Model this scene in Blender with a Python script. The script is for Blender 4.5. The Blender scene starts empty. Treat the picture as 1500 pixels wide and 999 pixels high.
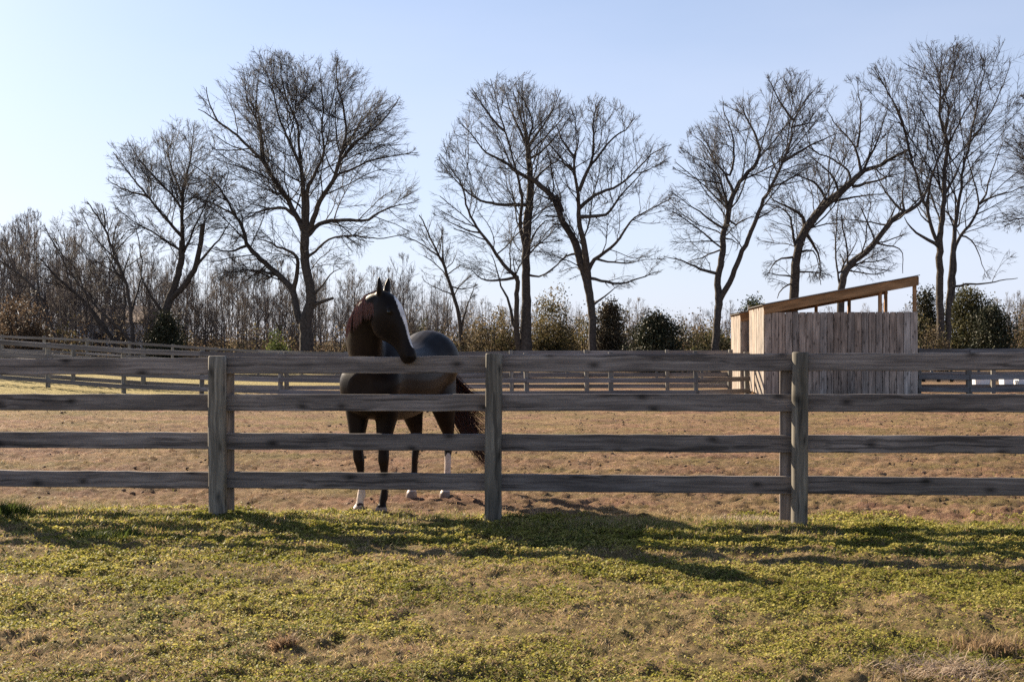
import bpy, bmesh, math, random
import numpy as np
from mathutils import Vector, Matrix, Euler

R = math.radians
random.seed(7)
rng = np.random.default_rng(11)
S = bpy.context.scene
C = S.collection

# ------------------------------------------------------------------ camera, sky, sun, exposure
F_PX, CAM_H = 1700.0, 1.55            # focal length in photo pixels (1500 wide), eye height
cam_data = bpy.data.cameras.new('camera')
cam_data.sensor_width = 36.0
cam_data.lens = 36.0 * F_PX / 1500.0
cam_data.clip_start, cam_data.clip_end = 0.1, 6000.0
cam = bpy.data.objects.new('camera', cam_data)
cam.location = (0, 0, CAM_H)
cam.rotation_euler = (R(90), 0, 0)
C.objects.link(cam)
S.camera = cam

SUN_DIR = Vector((-1.37, 1.40, 1.0)).normalized()     # towards the sun: behind and to the left
SUN_EL = math.asin(SUN_DIR.z)
SUN_AZ = math.atan2(SUN_DIR.x, SUN_DIR.y)
world = bpy.data.worlds.new('World')
S.world = world
world.use_nodes = True
wn = world.node_tree
bg = wn.nodes['Background']
sky = wn.nodes.new('ShaderNodeTexSky')
sky.sky_type = 'NISHITA'
sky.sun_disc = False
sky.sun_elevation = SUN_EL
sky.sun_rotation = SUN_AZ
sky.altitude = 100
sky.air_density = 1.0
sky.dust_density = 0.8
sky.ozone_density = 5.0
# haze and faint wisps painted into the sky colour, thickest at the horizon
veil = wn.nodes.new('ShaderNodeMix')
veil.data_type = 'RGBA'
wtc = wn.nodes.new('ShaderNodeTexCoord')
wsx = wn.nodes.new('ShaderNodeSeparateXYZ'); wn.links.new(wtc.outputs['Generated'], wsx.inputs[0])
wmr = wn.nodes.new('ShaderNodeMapRange'); wmr.interpolation_type = 'SMOOTHSTEP'
wmr.inputs['From Min'].default_value = -0.1; wmr.inputs['From Max'].default_value = 0.55
wmr.inputs['To Min'].default_value = 0.84; wmr.inputs['To Max'].default_value = 0.10
wn.links.new(wsx.outputs[2], wmr.inputs[0])
wmp = wn.nodes.new('ShaderNodeMapping'); wmp.inputs['Scale'].default_value = (1.6, 1.6, 6.0)
wnz = wn.nodes.new('ShaderNodeTexNoise'); wnz.inputs['Scale'].default_value = 1.4; wnz.inputs['Detail'].default_value = 5.0
wn.links.new(wtc.outputs['Generated'], wmp.inputs[0]); wn.links.new(wmp.outputs[0], wnz.inputs['Vector'])
wma = wn.nodes.new('ShaderNodeMath'); wma.operation = 'MULTIPLY_ADD'; wma.inputs[1].default_value = 0.36
wmb = wn.nodes.new('ShaderNodeMath'); wmb.operation = 'SUBTRACT'; wmb.inputs[1].default_value = 0.18; wmb.use_clamp = True
wn.links.new(wnz.outputs['Fac'], wma.inputs[0]); wn.links.new(wmr.outputs[0], wma.inputs[2])
wn.links.new(wma.outputs[0], wmb.inputs[0]); wn.links.new(wmb.outputs[0], veil.inputs[0])
veil.inputs[7].default_value = (6.3, 6.7, 8.1, 1)
wn.links.new(sky.outputs[0], veil.inputs[6])
wn.links.new(veil.outputs[2], bg.inputs[0])
bg.inputs[1].default_value = 0.05
sun = bpy.data.lights.new('sun', 'SUN')
sun.energy = 5.0
sun.angle = R(0.5)
sun.color = (1.0, 0.85, 0.64)
sun_o = bpy.data.objects.new('sun', sun)
sun_o.rotation_euler = SUN_DIR.to_track_quat('Z', 'Y').to_euler()
sun_o.location = (-60, 60, 50)
C.objects.link(sun_o)
S.view_settings.view_transform = 'Standard'
S.view_settings.look = 'None'
S.view_settings.exposure = 1.45
S.view_settings.gamma = 1.0
S.render.engine = 'CYCLES'
S.cycles.use_denoising = False
S.cycles.sample_clamp_indirect = 6.0
S.cycles.max_bounces = 6
S.cycles.transparent_max_bounces = 8

# ------------------------------------------------------------------ helpers
def at(px, py, Y):
    """photo pixel at a depth -> world point"""
    return Vector(((px - 750.0) / F_PX * Y, Y, CAM_H - (py - 500.0) / F_PX * Y))

def mesh_np(name, v, f, mat=None, smooth=False, col=None, mats=None, midx=None):
    v = np.asarray(v, dtype=np.float32).reshape(-1, 3)
    f = np.asarray(f, dtype=np.int32)
    k = f.shape[1]
    me = bpy.data.meshes.new(name)
    me.vertices.add(len(v))
    me.vertices.foreach_set('co', v.ravel())
    me.loops.add(f.size)
    me.loops.foreach_set('vertex_index', f.ravel())
    me.polygons.add(len(f))
    me.polygons.foreach_set('loop_start', np.arange(0, f.size, k, dtype=np.int32))
    me.polygons.foreach_set('loop_total', np.full(len(f), k, dtype=np.int32))
    if smooth:
        me.polygons.foreach_set('use_smooth', np.ones(len(f), dtype=bool))
    if midx is not None:
        me.polygons.foreach_set('material_index', np.asarray(midx, dtype=np.int32))
    me.update(calc_edges=True)
    if col is not None:
        a = me.color_attributes.new('col', 'FLOAT_COLOR', 'POINT')
        c = np.ones((len(v), 4), dtype=np.float32)
        c[:, :3] = col
        a.data.foreach_set('color', c.ravel())
    for m in (mats or ([mat] if mat else [])):
        me.materials.append(m)
    return me

def obj(name, me, parent=None, loc=None, rot=None):
    o = bpy.data.objects.new(name, me)
    C.objects.link(o)
    if parent is not None:
        o.parent = parent
    if loc is not None:
        o.location = loc
    if rot is not None:
        o.rotation_euler = rot
    return o

def thing(name, label, cat, loc=(0, 0, 0), rotz=0.0, group=None):
    o = obj(name, None, None, loc, (0, 0, rotz))
    tag(o, label, cat, group)
    return o

def tag(o, label=None, cat=None, group=None, kind=None):
    if label: o['label'] = label
    if cat: o['category'] = cat
    if group: o['group'] = group
    if kind: o['kind'] = kind

def board_mesh(name, L, W, T, mat, bev=0.006, nseg=1, wob=0.0, seed=0):
    """board along local X (length L), W along Z, T along Y, bevelled, slightly uneven edges"""
    r = np.random.default_rng(seed)
    b = min(bev, T * 0.3, W * 0.3)
    prof = [(-T/2, -W/2+b), (-T/2+b, -W/2), (T/2-b, -W/2), (T/2, -W/2+b),
            (T/2, W/2-b), (T/2-b, W/2), (-T/2+b, W/2), (-T/2, W/2-b)]
    n = nseg + 1
    xs = np.linspace(-L/2, L/2, n)
    v = []
    for i, x in enumerate(xs):
        dy, dz, dw = r.normal(0, wob*0.5), r.normal(0, wob*0.6), 1 + r.normal(0, wob*2.2)
        for (y, z) in prof:
            v.append((x, y + dy, z * dw + dz))
    f = []
    for i in range(n-1):
        for k in range(8):
            a, b2 = i*8+k, i*8+(k+1) % 8
            f.append((a, b2, b2+8, a+8))
    me = bpy.data.meshes.new(name)
    caps = [tuple(range(7, -1, -1)), tuple((n-1)*8+k for k in range(8))]
    me.from_pydata(v, [], f + caps)
    me.materials.append(mat)
    me.update()
    bm = bmesh.new(); bm.from_mesh(me); bmesh.ops.recalc_face_normals(bm, faces=bm.faces); bm.to_mesh(me); bm.free()
    return me

def post_mesh(name, H, w, d, mat, corner=0.25, seed=0, wob=0.004, nz=7, top=0.01):
    """upright post along Z from 0 to H; corner = rounding share (1 = round)"""
    r = np.random.default_rng(seed)
    ns = 20
    v = []
    rings = list(np.linspace(0, H - top, nz)) + [H]
    e = 2.0 + (1 - corner) * 8
    ph = r.uniform(0, 6.28, 4)
    for i, z in enumerate(rings):
        sc = 0.93 if i == len(rings) - 1 else 1.0
        ox = wob * math.sin(z * 3.1 + ph[0]) + r.normal(0, wob*0.2)
        oy = wob * math.sin(z * 2.3 + ph[1])
        for k in range(ns):
            t = 2*math.pi*k/ns
            c, s = math.cos(t), math.sin(t)
            q = (abs(c)**e + abs(s)**e) ** (-1/e)
            j = 1 + r.normal(0, wob*1.2)
            v.append((c*q*w/2*sc*j + ox, s*q*d/2*sc*j + oy, z))
    f = []
    for i in range(len(rings)-1):
        for k in range(ns):
            a, b = i*ns+k, i*ns+(k+1) % ns
            f.append((a, b, b+ns, a+ns))
    f.append(tuple(range((len(rings)-1)*ns, len(rings)*ns)))
    me = bpy.data.meshes.new(name)
    me.from_pydata(v, [], f)
    me.polygons.foreach_set('use_smooth', [True]*(len(f)-1) + [False])
    me.materials.append(mat)
    me.update()
    return me

def box_mesh(name, x0, x1, y0, y1, z0, z1, mat):
    v = [(x, y, z) for z in (z0, z1) for y in (y0, y1) for x in (x0, x1)]
    f = [(0, 2, 3, 1), (4, 5, 7, 6), (0, 1, 5, 4), (2, 6, 7, 3), (0, 4, 6, 2), (1, 3, 7, 5)]
    me = bpy.data.meshes.new(name)
    me.from_pydata(v, [], f)
    me.materials.append(mat)
    me.update()
    return me

# ---- smooth value noise in numpy
_NT = np.random.default_rng(5).random((256, 256)).astype(np.float32)
def vnoise(x, y):
    xi, yi = np.floor(x).astype(int), np.floor(y).astype(int)
    fx, fy = x - xi, y - yi
    fx, fy = fx*fx*(3-2*fx), fy*fy*(3-2*fy)
    g = lambda a, b: _NT[a & 255, b & 255]
    return (g(xi, yi)*(1-fx)+g(xi+1, yi)*fx)*(1-fy) + (g(xi, yi+1)*(1-fx)+g(xi+1, yi+1)*fx)*fy
def fbm(x, y, o=4, lac=2.03, gain=0.5):
    s, a, t = 0, 1.0, 0
    for i in range(o):
        s = s + a*vnoise(x*lac**i + 17.3*i, y*lac**i + 9.1*i); t += a; a *= gain
    return s / t

# ------------------------------------------------------------------ materials
def new_mat(name):
    m = bpy.data.materials.new(name)
    m.use_nodes = True
    nt = m.node_tree
    return m, nt, nt.nodes['Principled BSDF'], nt.links.new

def N(nt, t, **kw):
    n = nt.nodes.new(t)
    for k, v in kw.items():
        if k.startswith('i_'):
            n.inputs[k[2:].replace('_', ' ')].default_value = v
        else:
            setattr(n, k, v)
    return n

def ramp(nt, stops):
    n = nt.nodes.new('ShaderNodeValToRGB')
    e = n.color_ramp.elements
    while len(e) < len(stops): e.new(0.5)
    for i, (p, c) in enumerate(stops):
        e[i].position = p
        e[i].color = (c[0], c[1], c[2], 1) if not np.isscalar(c) else (c, c, c, 1)
    return n

def mixrgb(nt, fac, a, b, mode='MIX'):
    n = nt.nodes.new('ShaderNodeMix')
    n.data_type = 'RGBA'; n.blend_type = mode
    L = nt.links.new
    for k, x in ((0, fac), (6, a), (7, b)):
        if hasattr(x, 'links'): L(x, n.inputs[k])
        elif k == 0: n.inputs[0].default_value = x
        else: n.inputs[k].default_value = (x[0], x[1], x[2], 1)
    return n.outputs[2]

def wood_mat(name, dark, mid, light, axis='X', var=0.35, grain=1.0, knots=True, bump=0.25, tint=None):
    m, nt, bs, L = new_mat(name)
    tc = N(nt, 'ShaderNodeTexCoord')
    oi = N(nt, 'ShaderNodeObjectInfo')
    off = N(nt, 'ShaderNodeVectorMath', operation='SCALE'); 
    cmb = N(nt, 'ShaderNodeCombineXYZ')
    L(oi.outputs['Random'], cmb.inputs[0]); L(oi.outputs['Random'], cmb.inputs[1]); L(oi.outputs['Random'], cmb.inputs[2])
    L(cmb.outputs[0], off.inputs[0]); off.inputs['Scale'].default_value = 57.0
    add = N(nt, 'ShaderNodeVectorMath', operation='ADD')
    L(tc.outputs['Object'], add.inputs[0]); L(off.outputs[0], add.inputs[1])
    # slow wander so that the grain lines swim round the knots
    n0 = N(nt, 'ShaderNodeTexNoise', i_Scale=2.6, i_Detail=2.0)
    L(add.outputs[0], n0.inputs['Vector'])
    w = N(nt, 'ShaderNodeVectorMath', operation='SCALE'); w.inputs['Scale'].default_value = 0.055
    L(n0.outputs['Color'], w.inputs[0])
    add2 = N(nt, 'ShaderNodeVectorMath', operation='ADD')
    L(add.outputs[0], add2.inputs[0]); L(w.outputs[0], add2.inputs[1])
    mp = N(nt, 'ShaderNodeMapping')
    g = 46.0 * grain
    mp.inputs['Scale'].default_value = (1.3, g, g) if axis == 'X' else (g, g, 1.3)
    L(add2.outputs[0], mp.inputs[0])
    n1 = N(nt, 'ShaderNodeTexNoise', i_Scale=1.0, i_Detail=6.0, i_Roughness=0.62)
    L(mp.outputs[0], n1.inputs['Vector'])
    rp = ramp(nt, [(0.30, dark), (0.52, mid), (0.74, light)])
    L(n1.outputs['Fac'], rp.inputs[0])
    # broad weather patches
    mp2 = N(nt, 'ShaderNodeMapping')
    mp2.inputs['Scale'].default_value = (0.9, 5, 5) if axis == 'X' else (5, 5, 0.9)
    L(add.outputs[0], mp2.inputs[0])
    n2 = N(nt, 'ShaderNodeTexNoise', i_Scale=1.6, i_Detail=4.0)
    L(mp2.outputs[0], n2.inputs['Vector'])
    r2 = ramp(nt, [(0.32, 0.62), (0.68, 1.25)])
    L(n2.outputs['Fac'], r2.inputs[0])
    c = mixrgb(nt, 1.0, rp.outputs[0], r2.outputs[0], 'MULTIPLY')
    if knots:
        mp3 = N(nt, 'ShaderNodeMapping')
        mp3.inputs['Scale'].default_value = (1.9, 0.01, 3.6) if axis == 'X' else (5, 5, 1.9)
        L(add2.outputs[0], mp3.inputs[0])
        sp3 = N(nt, 'ShaderNodeSeparateXYZ'); L(mp3.outputs[0], sp3.inputs[0])
        cb3 = N(nt, 'ShaderNodeCombineXYZ')
        if axis == 'X':
            L(sp3.outputs[0], cb3.inputs[0]); L(sp3.outputs[2], cb3.inputs[1])
        else:
            ad3 = N(nt, 'ShaderNodeMath', operation='ADD'); L(sp3.outputs[0], ad3.inputs[0]); L(sp3.outputs[1], ad3.inputs[1])
            L(ad3.outputs[0], cb3.inputs[1]); L(sp3.outputs[2], cb3.inputs[0])
        vo = N(nt, 'ShaderNodeTexVoronoi', i_Scale=1.0, voronoi_dimensions='2D')
        L(cb3.outputs[0], vo.inputs['Vector'])
        r3 = ramp(nt, [(0.03, 0.16), (0.06, 0.45), (0.15, 1.0)])
        L(vo.outputs['Distance'], r3.inputs[0])
        c = mixrgb(nt, 0.85, c, r3.outputs[0], 'MULTIPLY')
        # drying cracks
        mp4 = N(nt, 'ShaderNodeMapping')
        mp4.inputs['Scale'].default_value = (0.7, 22, 22) if axis == 'X' else (22, 22, 0.7)
        L(add2.outputs[0], mp4.inputs[0])
        n4 = N(nt, 'ShaderNodeTexNoise', i_Scale=1.0, i_Detail=2.0)
        L(mp4.outputs[0], n4.inputs['Vector'])
        r4 = ramp(nt, [(0.355, 0.35), (0.40, 1.0)])
        L(n4.outputs['Fac'], r4.inputs[0])
        c = mixrgb(nt, 0.8, c, r4.outputs[0], 'MULTIPLY')
    r5 = ramp(nt, [(0.0, 1 - var), (1.0, 1 + var)])
    L(oi.outputs['Random'], r5.inputs[0])
    c = mixrgb(nt, 1.0, c, r5.outputs[0], 'MULTIPLY')
    if tint is not None:          # board to board differences in hue
        rr = N(nt, 'ShaderNodeMath', operation='FRACT'); mm = N(nt, 'ShaderNodeMath', operation='MULTIPLY')
        mm.inputs[1].default_value = 37.7
        L(oi.outputs['Random'], mm.inputs[0]); L(mm.outputs[0], rr.inputs[0])
        rt = ramp(nt, [(0.0, (1, 1, 1)), (1.0, tint)])
        L(rr.outputs[0], rt.inputs[0])
        c = mixrgb(nt, 1.0, c, rt.outputs[0], 'MULTIPLY')
    L(c, bs.inputs['Base Color'])
    bs.inputs['Roughness'].default_value = 0.82
    bs.inputs['Specular IOR Level'].default_value = 0.25
    bp = N(nt, 'ShaderNodeBump', i_Strength=bump, i_Distance=0.004)
    L(n1.outputs['Fac'], bp.inputs['Height'])
    L(bp.outputs[0], bs.inputs['Normal'])
    return m

def noise_mat(name, c1, c2, scale=8, rough=0.85, bump=0.0, detail=5, coord='Object', spec=0.2):
    m, nt, bs, L = new_mat(name)
    tc = N(nt, 'ShaderNodeTexCoord')
    n = N(nt, 'ShaderNodeTexNoise', i_Scale=scale, i_Detail=detail)
    L(tc.outputs[coord], n.inputs['Vector'])
    rp = ramp(nt, [(0.3, c1), (0.7, c2)])
    L(n.outputs['Fac'], rp.inputs[0])
    L(rp.outputs[0], bs.inputs['Base Color'])
    bs.inputs['Roughness'].default_value = rough
    bs.inputs['Specular IOR Level'].default_value = spec
    if bump:
        bp = N(nt, 'ShaderNodeBump', i_Strength=bump, i_Distance=0.03)
        L(n.outputs['Fac'], bp.inputs['Height']); L(bp.outputs[0], bs.inputs['Normal'])
    return m

def leaf_mat(name, trans=0.35, rough=0.5, spec=0.3):
    """small leaves and blades; their own colour comes from the 'col' attribute"""
    m, nt, bs, L = new_mat(name)
    at_ = N(nt, 'ShaderNodeAttribute', attribute_name='col')
    L(at_.outputs['Color'], bs.inputs['Base Color'])
    bs.inputs['Roughness'].default_value = rough
    bs.inputs['Specular IOR Level'].default_value = spec
    tr = N(nt, 'ShaderNodeBsdfTranslucent')
    L(at_.outputs['Color'], tr.inputs['Color'])
    mx = N(nt, 'ShaderNodeMixShader'); mx.inputs[0].default_value = trans
    L(bs.outputs[0], mx.inputs[1]); L(tr.outputs[0], mx.inputs[2])
    L(mx.outputs[0], nt.nodes['Material Output'].inputs[0])
    return m

M_RAIL = wood_mat('weathered_rail', (0.10, 0.084, 0.077), (0.20, 0.172, 0.158), (0.31, 0.272, 0.25), 'X', 0.18)
M_POST = wood_mat('weathered_post', (0.10, 0.088, 0.07), (0.20, 0.178, 0.145), (0.33, 0.30, 0.25), 'Z', 0.15, bump=0.4)
M_FAR_RAIL = wood_mat('far_rail', (0.12, 0.11, 0.11), (0.20, 0.187, 0.183), (0.29, 0.275, 0.265), 'X', 0.2, knots=False)
M_FAR_POST = wood_mat('far_post', (0.12, 0.112, 0.10), (0.20, 0.188, 0.168), (0.30, 0.285, 0.25), 'Z', 0.2, knots=False)
M_PLANK = wood_mat('shed_plank', (0.185, 0.164, 0.147), (0.31, 0.278, 0.25), (0.44, 0.398, 0.36), 'Z', 0.26, grain=0.5, tint=(1.08, 0.95, 0.85))
M_BEAM = wood_mat('new_timber', (0.20, 0.11, 0.05), (0.30, 0.17, 0.08), (0.39, 0.235, 0.12), 'X', 0.1, knots=False)
M_STUD = wood_mat('new_stud', (0.26, 0.14, 0.06), (0.38, 0.21, 0.10), (0.48, 0.29, 0.15), 'Z', 0.12, knots=False)
M_ROOF = noise_mat('roof_sheet', (0.10, 0.10, 0.10), (0.20, 0.20, 0.20), 30, 0.5)
M_BARK = noise_mat('bark', (0.034, 0.028, 0.024), (0.10, 0.083, 0.07), 9, 0.9, 0.6)
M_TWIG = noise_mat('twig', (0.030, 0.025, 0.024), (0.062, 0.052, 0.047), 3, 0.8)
M_THICKET = noise_mat('thicket_twig', (0.095, 0.080, 0.073), (0.175, 0.150, 0.136), 0.8, 0.85)  # greyish twigs, lightened further: distance haze put into the colour
M_LEAF = leaf_mat('leaf', 0.48, 0.6, 0.15)
M_BLADE = leaf_mat('blade', 0.45, 0.6, 0.2)
M_NEEDLE = leaf_mat('needle', 0.12, 0.6, 0.2)
M_WHITE = noise_mat('white_paint', (0.72, 0.73, 0.75), (0.82, 0.82, 0.82), 4, 0.6)
M_TANROOF = noise_mat('tan_shingle', (0.30, 0.22, 0.16), (0.42, 0.32, 0.25), 12, 0.8)
M_BLACK = noise_mat('black_rubber', (0.015, 0.015, 0.016), (0.03, 0.03, 0.03), 12, 0.5)

# ------------------------------------------------------------------ terrain
UA = np.array([-1.5, -45, 70, 181, 295, 410, 528, 650, 772, 895, 1020, 1098, 1343, 1420, 1545, 1700])
TOPA = np.array([488, 494, 502, 510, 514, 517, 518.5, 518.5, 517.5, 516.5, 516, 515.5, 511, 510, 509, 508])
UA[0] = -160
def YA(px): return 37.3 - np.asarray(px, float)/1500*3.7
def YB(px): return 41.2 - np.asarray(px, float)/1500*4.0
def YC(px): return 67.0 - np.asarray(px, float)/1500*7.0
FEN_H = 1.42
gA_tab = CAM_H - (TOPA-500)/F_PX*YA(UA) - FEN_H
UB = np.array([-110, 0, 107, 210, 311, 420, 530, 640, 750, 860, 978, 1090, 1210, 1330, 1455, 1575, 1690])
BOTB = np.array([549, 555, 563, 570, 575, 577, 577, 576, 575, 575, 575, 575, 576, 576, 576, 575, 574])
gB_tab = CAM_H - (BOTB-500)/F_PX*YB(UB)
UC = np.array([-150, 0, 106, 223, 348, 500, 700, 1000, 1250, 1500, 1700])
TOPC = np.array([487, 491, 495, 503, 511.5, 515.5, 515.5, 515, 513.5, 512, 511])
gC_tab = CAM_H - (TOPC-500)/F_PX*YC(UC) - FEN_H

def ground_z(X, Y):
    X = np.asarray(X, float); Y = np.asarray(Y, float)
    Ys = np.maximum(Y, 3.0)
    px = np.clip(750 + X/Ys*F_PX, -160, 1700)
    a, b, c = np.interp(px, UA, gA_tab), np.interp(px, UB, gB_tab), np.interp(px, UC, gC_tab)
    ya, yb, yc = YA(px), YB(px), YC(px)
    s = lambda t: np.clip(t, 0, 1)**2*(3-2*np.clip(t, 0, 1))
    z = a*s((Ys-13)/(ya-13))
    z = np.where(Ys > ya, a + (b-a)*s((Ys-ya)/(yb-ya)), z)
    z = np.where(Ys > yb, b + (c-b)*s((Ys-yb)/(yc-yb)), z)
    z = np.where(Ys > yc, c + (-0.3-c)*s((Ys-yc)/60), z)
    return z

def fence_y(X): return 10.04 - 0.1213*np.asarray(X, float)

def relief(X, Y):
    """clods, hoof marks and tussocks"""
    d = Y - fence_y(X)
    pad = np.clip(d/1.2, 0, 1)
    fade = 1.0/(1.0 + np.maximum(Y-30, 0)*0.15)
    n1 = fbm(X*2.3, Y*2.3, 3) - 0.5
    n2 = fbm(X*9+40, Y*9+11, 3) - 0.5
    n3 = np.maximum(fbm(X*5+7, Y*5-3, 3) - 0.52, 0)
    n4 = fbm(X*17+5, Y*15+61, 2) - 0.5
    lawn = 0.05*n1 + 0.055*n2 + 0.042*n4
    padd = 0.04*n1 + 0.05*n2 + 0.075*n4 + 0.05*n3
    z = (lawn*(1-pad) + (padd-0.035)*pad)*fade
    # low turf bank along the near side of the fence
    z = z + 0.008*np.exp(-((d+0.25)/0.35)**2)
    return z

def gz(X, Y): return ground_z(X, Y) + relief(X, Y)

us = np.concatenate([np.linspace(-6, -0.62, 26)[:-1], np.linspace(-0.62, 0.62, 380), np.linspace(0.62, 6, 26)[1:]])
ys = [4.4]
while ys[-1] < 24: ys.append(ys[-1]*1.0050)
while ys[-1] < 46: ys.append(ys[-1]*1.0075)
while ys[-1] < 3500: ys.append(ys[-1]*1.07)
ys = np.array(ys)
UU, YY = np.meshgrid(us, ys)
XX = UU*YY
ZZ = gz(XX, YY)
nu, ny = len(us), len(ys)
V = np.stack([XX, YY, ZZ], -1).reshape(-1, 3)
idx = np.arange(nu*ny).reshape(ny, nu)
Fq = np.stack([idx[:-1, :-1], idx[:-1, 1:], idx[1:, 1:], idx[1:, :-1]], -1).reshape(-1, 4)
# the ground under and behind the camera
xb = us*4.4
Vb = np.concatenate([np.stack([xb, np.full(nu, y), np.full(nu, 0.0)], -1) for y in (-60.0,)])
Vb[:, 0] *= 4
base = len(V)
Fb = np.stack([np.arange(nu-1)+base, np.arange(1, nu)+base, np.arange(1, nu), np.arange(nu-1)], -1)
V = np.concatenate([V, Vb]); Fq = np.concatenate([Fq, Fb])

m, nt, bs, L = new_mat('ground_soil')
geo = N(nt, 'ShaderNodeNewGeometry')
sx = N(nt, 'ShaderNodeSeparateXYZ'); L(geo.outputs['Position'], sx.inputs[0])
def noise(scale, detail=5, rough=0.55, sc=(1, 1, 1)):
    mp = N(nt, 'ShaderNodeMapping'); mp.inputs['Scale'].default_value = sc
    L(geo.outputs['Position'], mp.inputs[0])
    n = N(nt, 'ShaderNodeTexNoise', i_Scale=scale, i_Detail=detail, i_Roughness=rough)
    L(mp.outputs[0], n.inputs['Vector'])
    return n.outputs['Fac']
def rmp(src, stops):
    r_ = ramp(nt, stops); L(src, r_.inputs[0]); return r_.outputs[0]
dirt = rmp(noise(9, 8, 0.7), [(0.28, (0.082, 0.043, 0.030)), (0.5, (0.205, 0.115, 0.078)), (0.72, (0.35, 0.22, 0.153))])
straw = rmp(noise(26, 6, 0.75), [(0.3, (0.17, 0.11, 0.055)), (0.7, (0.44, 0.315, 0.165))])
green = rmp(noise(17, 6, 0.7), [(0.3, (0.06, 0.05, 0.022)), (0.7, (0.25, 0.20, 0.075))])
padd = mixrgb(nt, rmp(noise(0.55, 6, 0.7, (1, 1.8, 1)), [(0.42, 0.0), (0.70, 0.70)]), dirt, straw)
padd = mixrgb(nt, 1.0, padd, rmp(noise(0.8, 5, 0.65, (1, 2.2, 1)), [(0.34, 0.55), (0.58, 1.12)]), 'MULTIPLY')
padd = mixrgb(nt, rmp(noise(0.38, 6, 0.7, (1, 2.0, 1)), [(0.44, 0.0), (0.62, 0.70)]), padd, green)
lawn = mixrgb(nt, rmp(noise(2.1, 6, 0.7), [(0.42, 0.0), (0.62, 1.0)]), green, straw)
lawn = mixrgb(nt, rmp(noise(3.7, 5, 0.7), [(0.56, 0.0), (0.70, 0.8)]), lawn, dirt)
fy = N(nt, 'ShaderNodeMath', operation='MULTIPLY_ADD'); fy.inputs[1].default_value = 0.1213; fy.inputs[2].default_value = -10.1
L(sx.outputs[0], fy.inputs[0])
dd = N(nt, 'ShaderNodeMath', operation='ADD'); L(sx.outputs[1], dd.inputs[0]); L(fy.outputs[0], dd.inputs[1])
wv = N(nt, 'ShaderNodeMath', operation='MULTIPLY_ADD'); wv.inputs[1].default_value = 3.4; wv.inputs[2].default_value = -1.5
L(noise(1.1, 6, 0.7), wv.inputs[0])
d2 = N(nt, 'ShaderNodeMath', operation='SUBTRACT'); L(dd.outputs[0], d2.inputs[0]); L(wv.outputs[0], d2.inputs[1])
mr = N(nt, 'ShaderNodeMapRange'); mr.inputs['From Min'].default_value = -0.1; mr.inputs['From Max'].default_value = 0.5
L(d2.outputs[0], mr.inputs['Value'])
colr = mixrgb(nt, mr.outputs[0], lawn, padd)
# the ungrazed yellow grass in the far left corner, and beyond the fences
mr2 = N(nt, 'ShaderNodeMapRange'); mr2.inputs['From Min'].default_value = 27; mr2.inputs['From Max'].default_value = 34
wy = N(nt, 'ShaderNodeMath', operation='MULTIPLY'); wy.inputs[1].default_value = 0.3; L(sx.outputs[1], wy.inputs[0])
wl = N(nt, 'ShaderNodeMath', operation='MULTIPLY_ADD'); wl.inputs[1].default_value = -1.5; L(sx.outputs[0], wl.inputs[0]); L(wy.outputs[0], wl.inputs[2])
w2 = N(nt, 'ShaderNodeMath', operation='MULTIPLY_ADD'); w2.inputs[1].default_value = 10.0; L(noise(0.3, 5, 0.65), w2.inputs[0]); 
w3 = N(nt, 'ShaderNodeMath', operation='SUBTRACT'); L(wl.outputs[0], w3.inputs[0]); w3.inputs[1].default_value = 0.0
L(w3.outputs[0], w2.inputs[2])
L(w2.outputs[0], mr2.inputs['Value'])
yellow = rmp(noise(6, 7, 0.7), [(0.3, (0.18, 0.14, 0.055)), (0.7, (0.42, 0.34, 0.14))])
colr = mixrgb(nt, mr2.outputs[0], colr, yellow)
mr3 = N(nt, 'ShaderNodeMapRange'); mr3.inputs['From Min'].default_value = 66; mr3.inputs['From Max'].default_value = 76
L(sx.outputs[1], mr3.inputs['Value'])
litter = rmp(noise(2, 6, 0.7), [(0.3, (0.10, 0.075, 0.05)), (0.7, (0.19, 0.14, 0.095))])
colr = mixrgb(nt, mr3.outputs[0], colr, litter)
L(colr, bs.inputs['Base Color'])
bs.inputs['Roughness'].default_value = 0.95
bs.inputs['Specular IOR Level'].default_value = 0.1
bp = N(nt, 'ShaderNodeBump', i_Strength=1.0, i_Distance=0.05)
L(noise(22, 8, 0.8), bp.inputs['Height']); L(bp.outputs[0], bs.inputs['Normal'])
M_GROUND = m
ground = obj('ground', mesh_np('ground', V, Fq, M_GROUND, smooth=True))
tag(ground, kind='structure')

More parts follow.
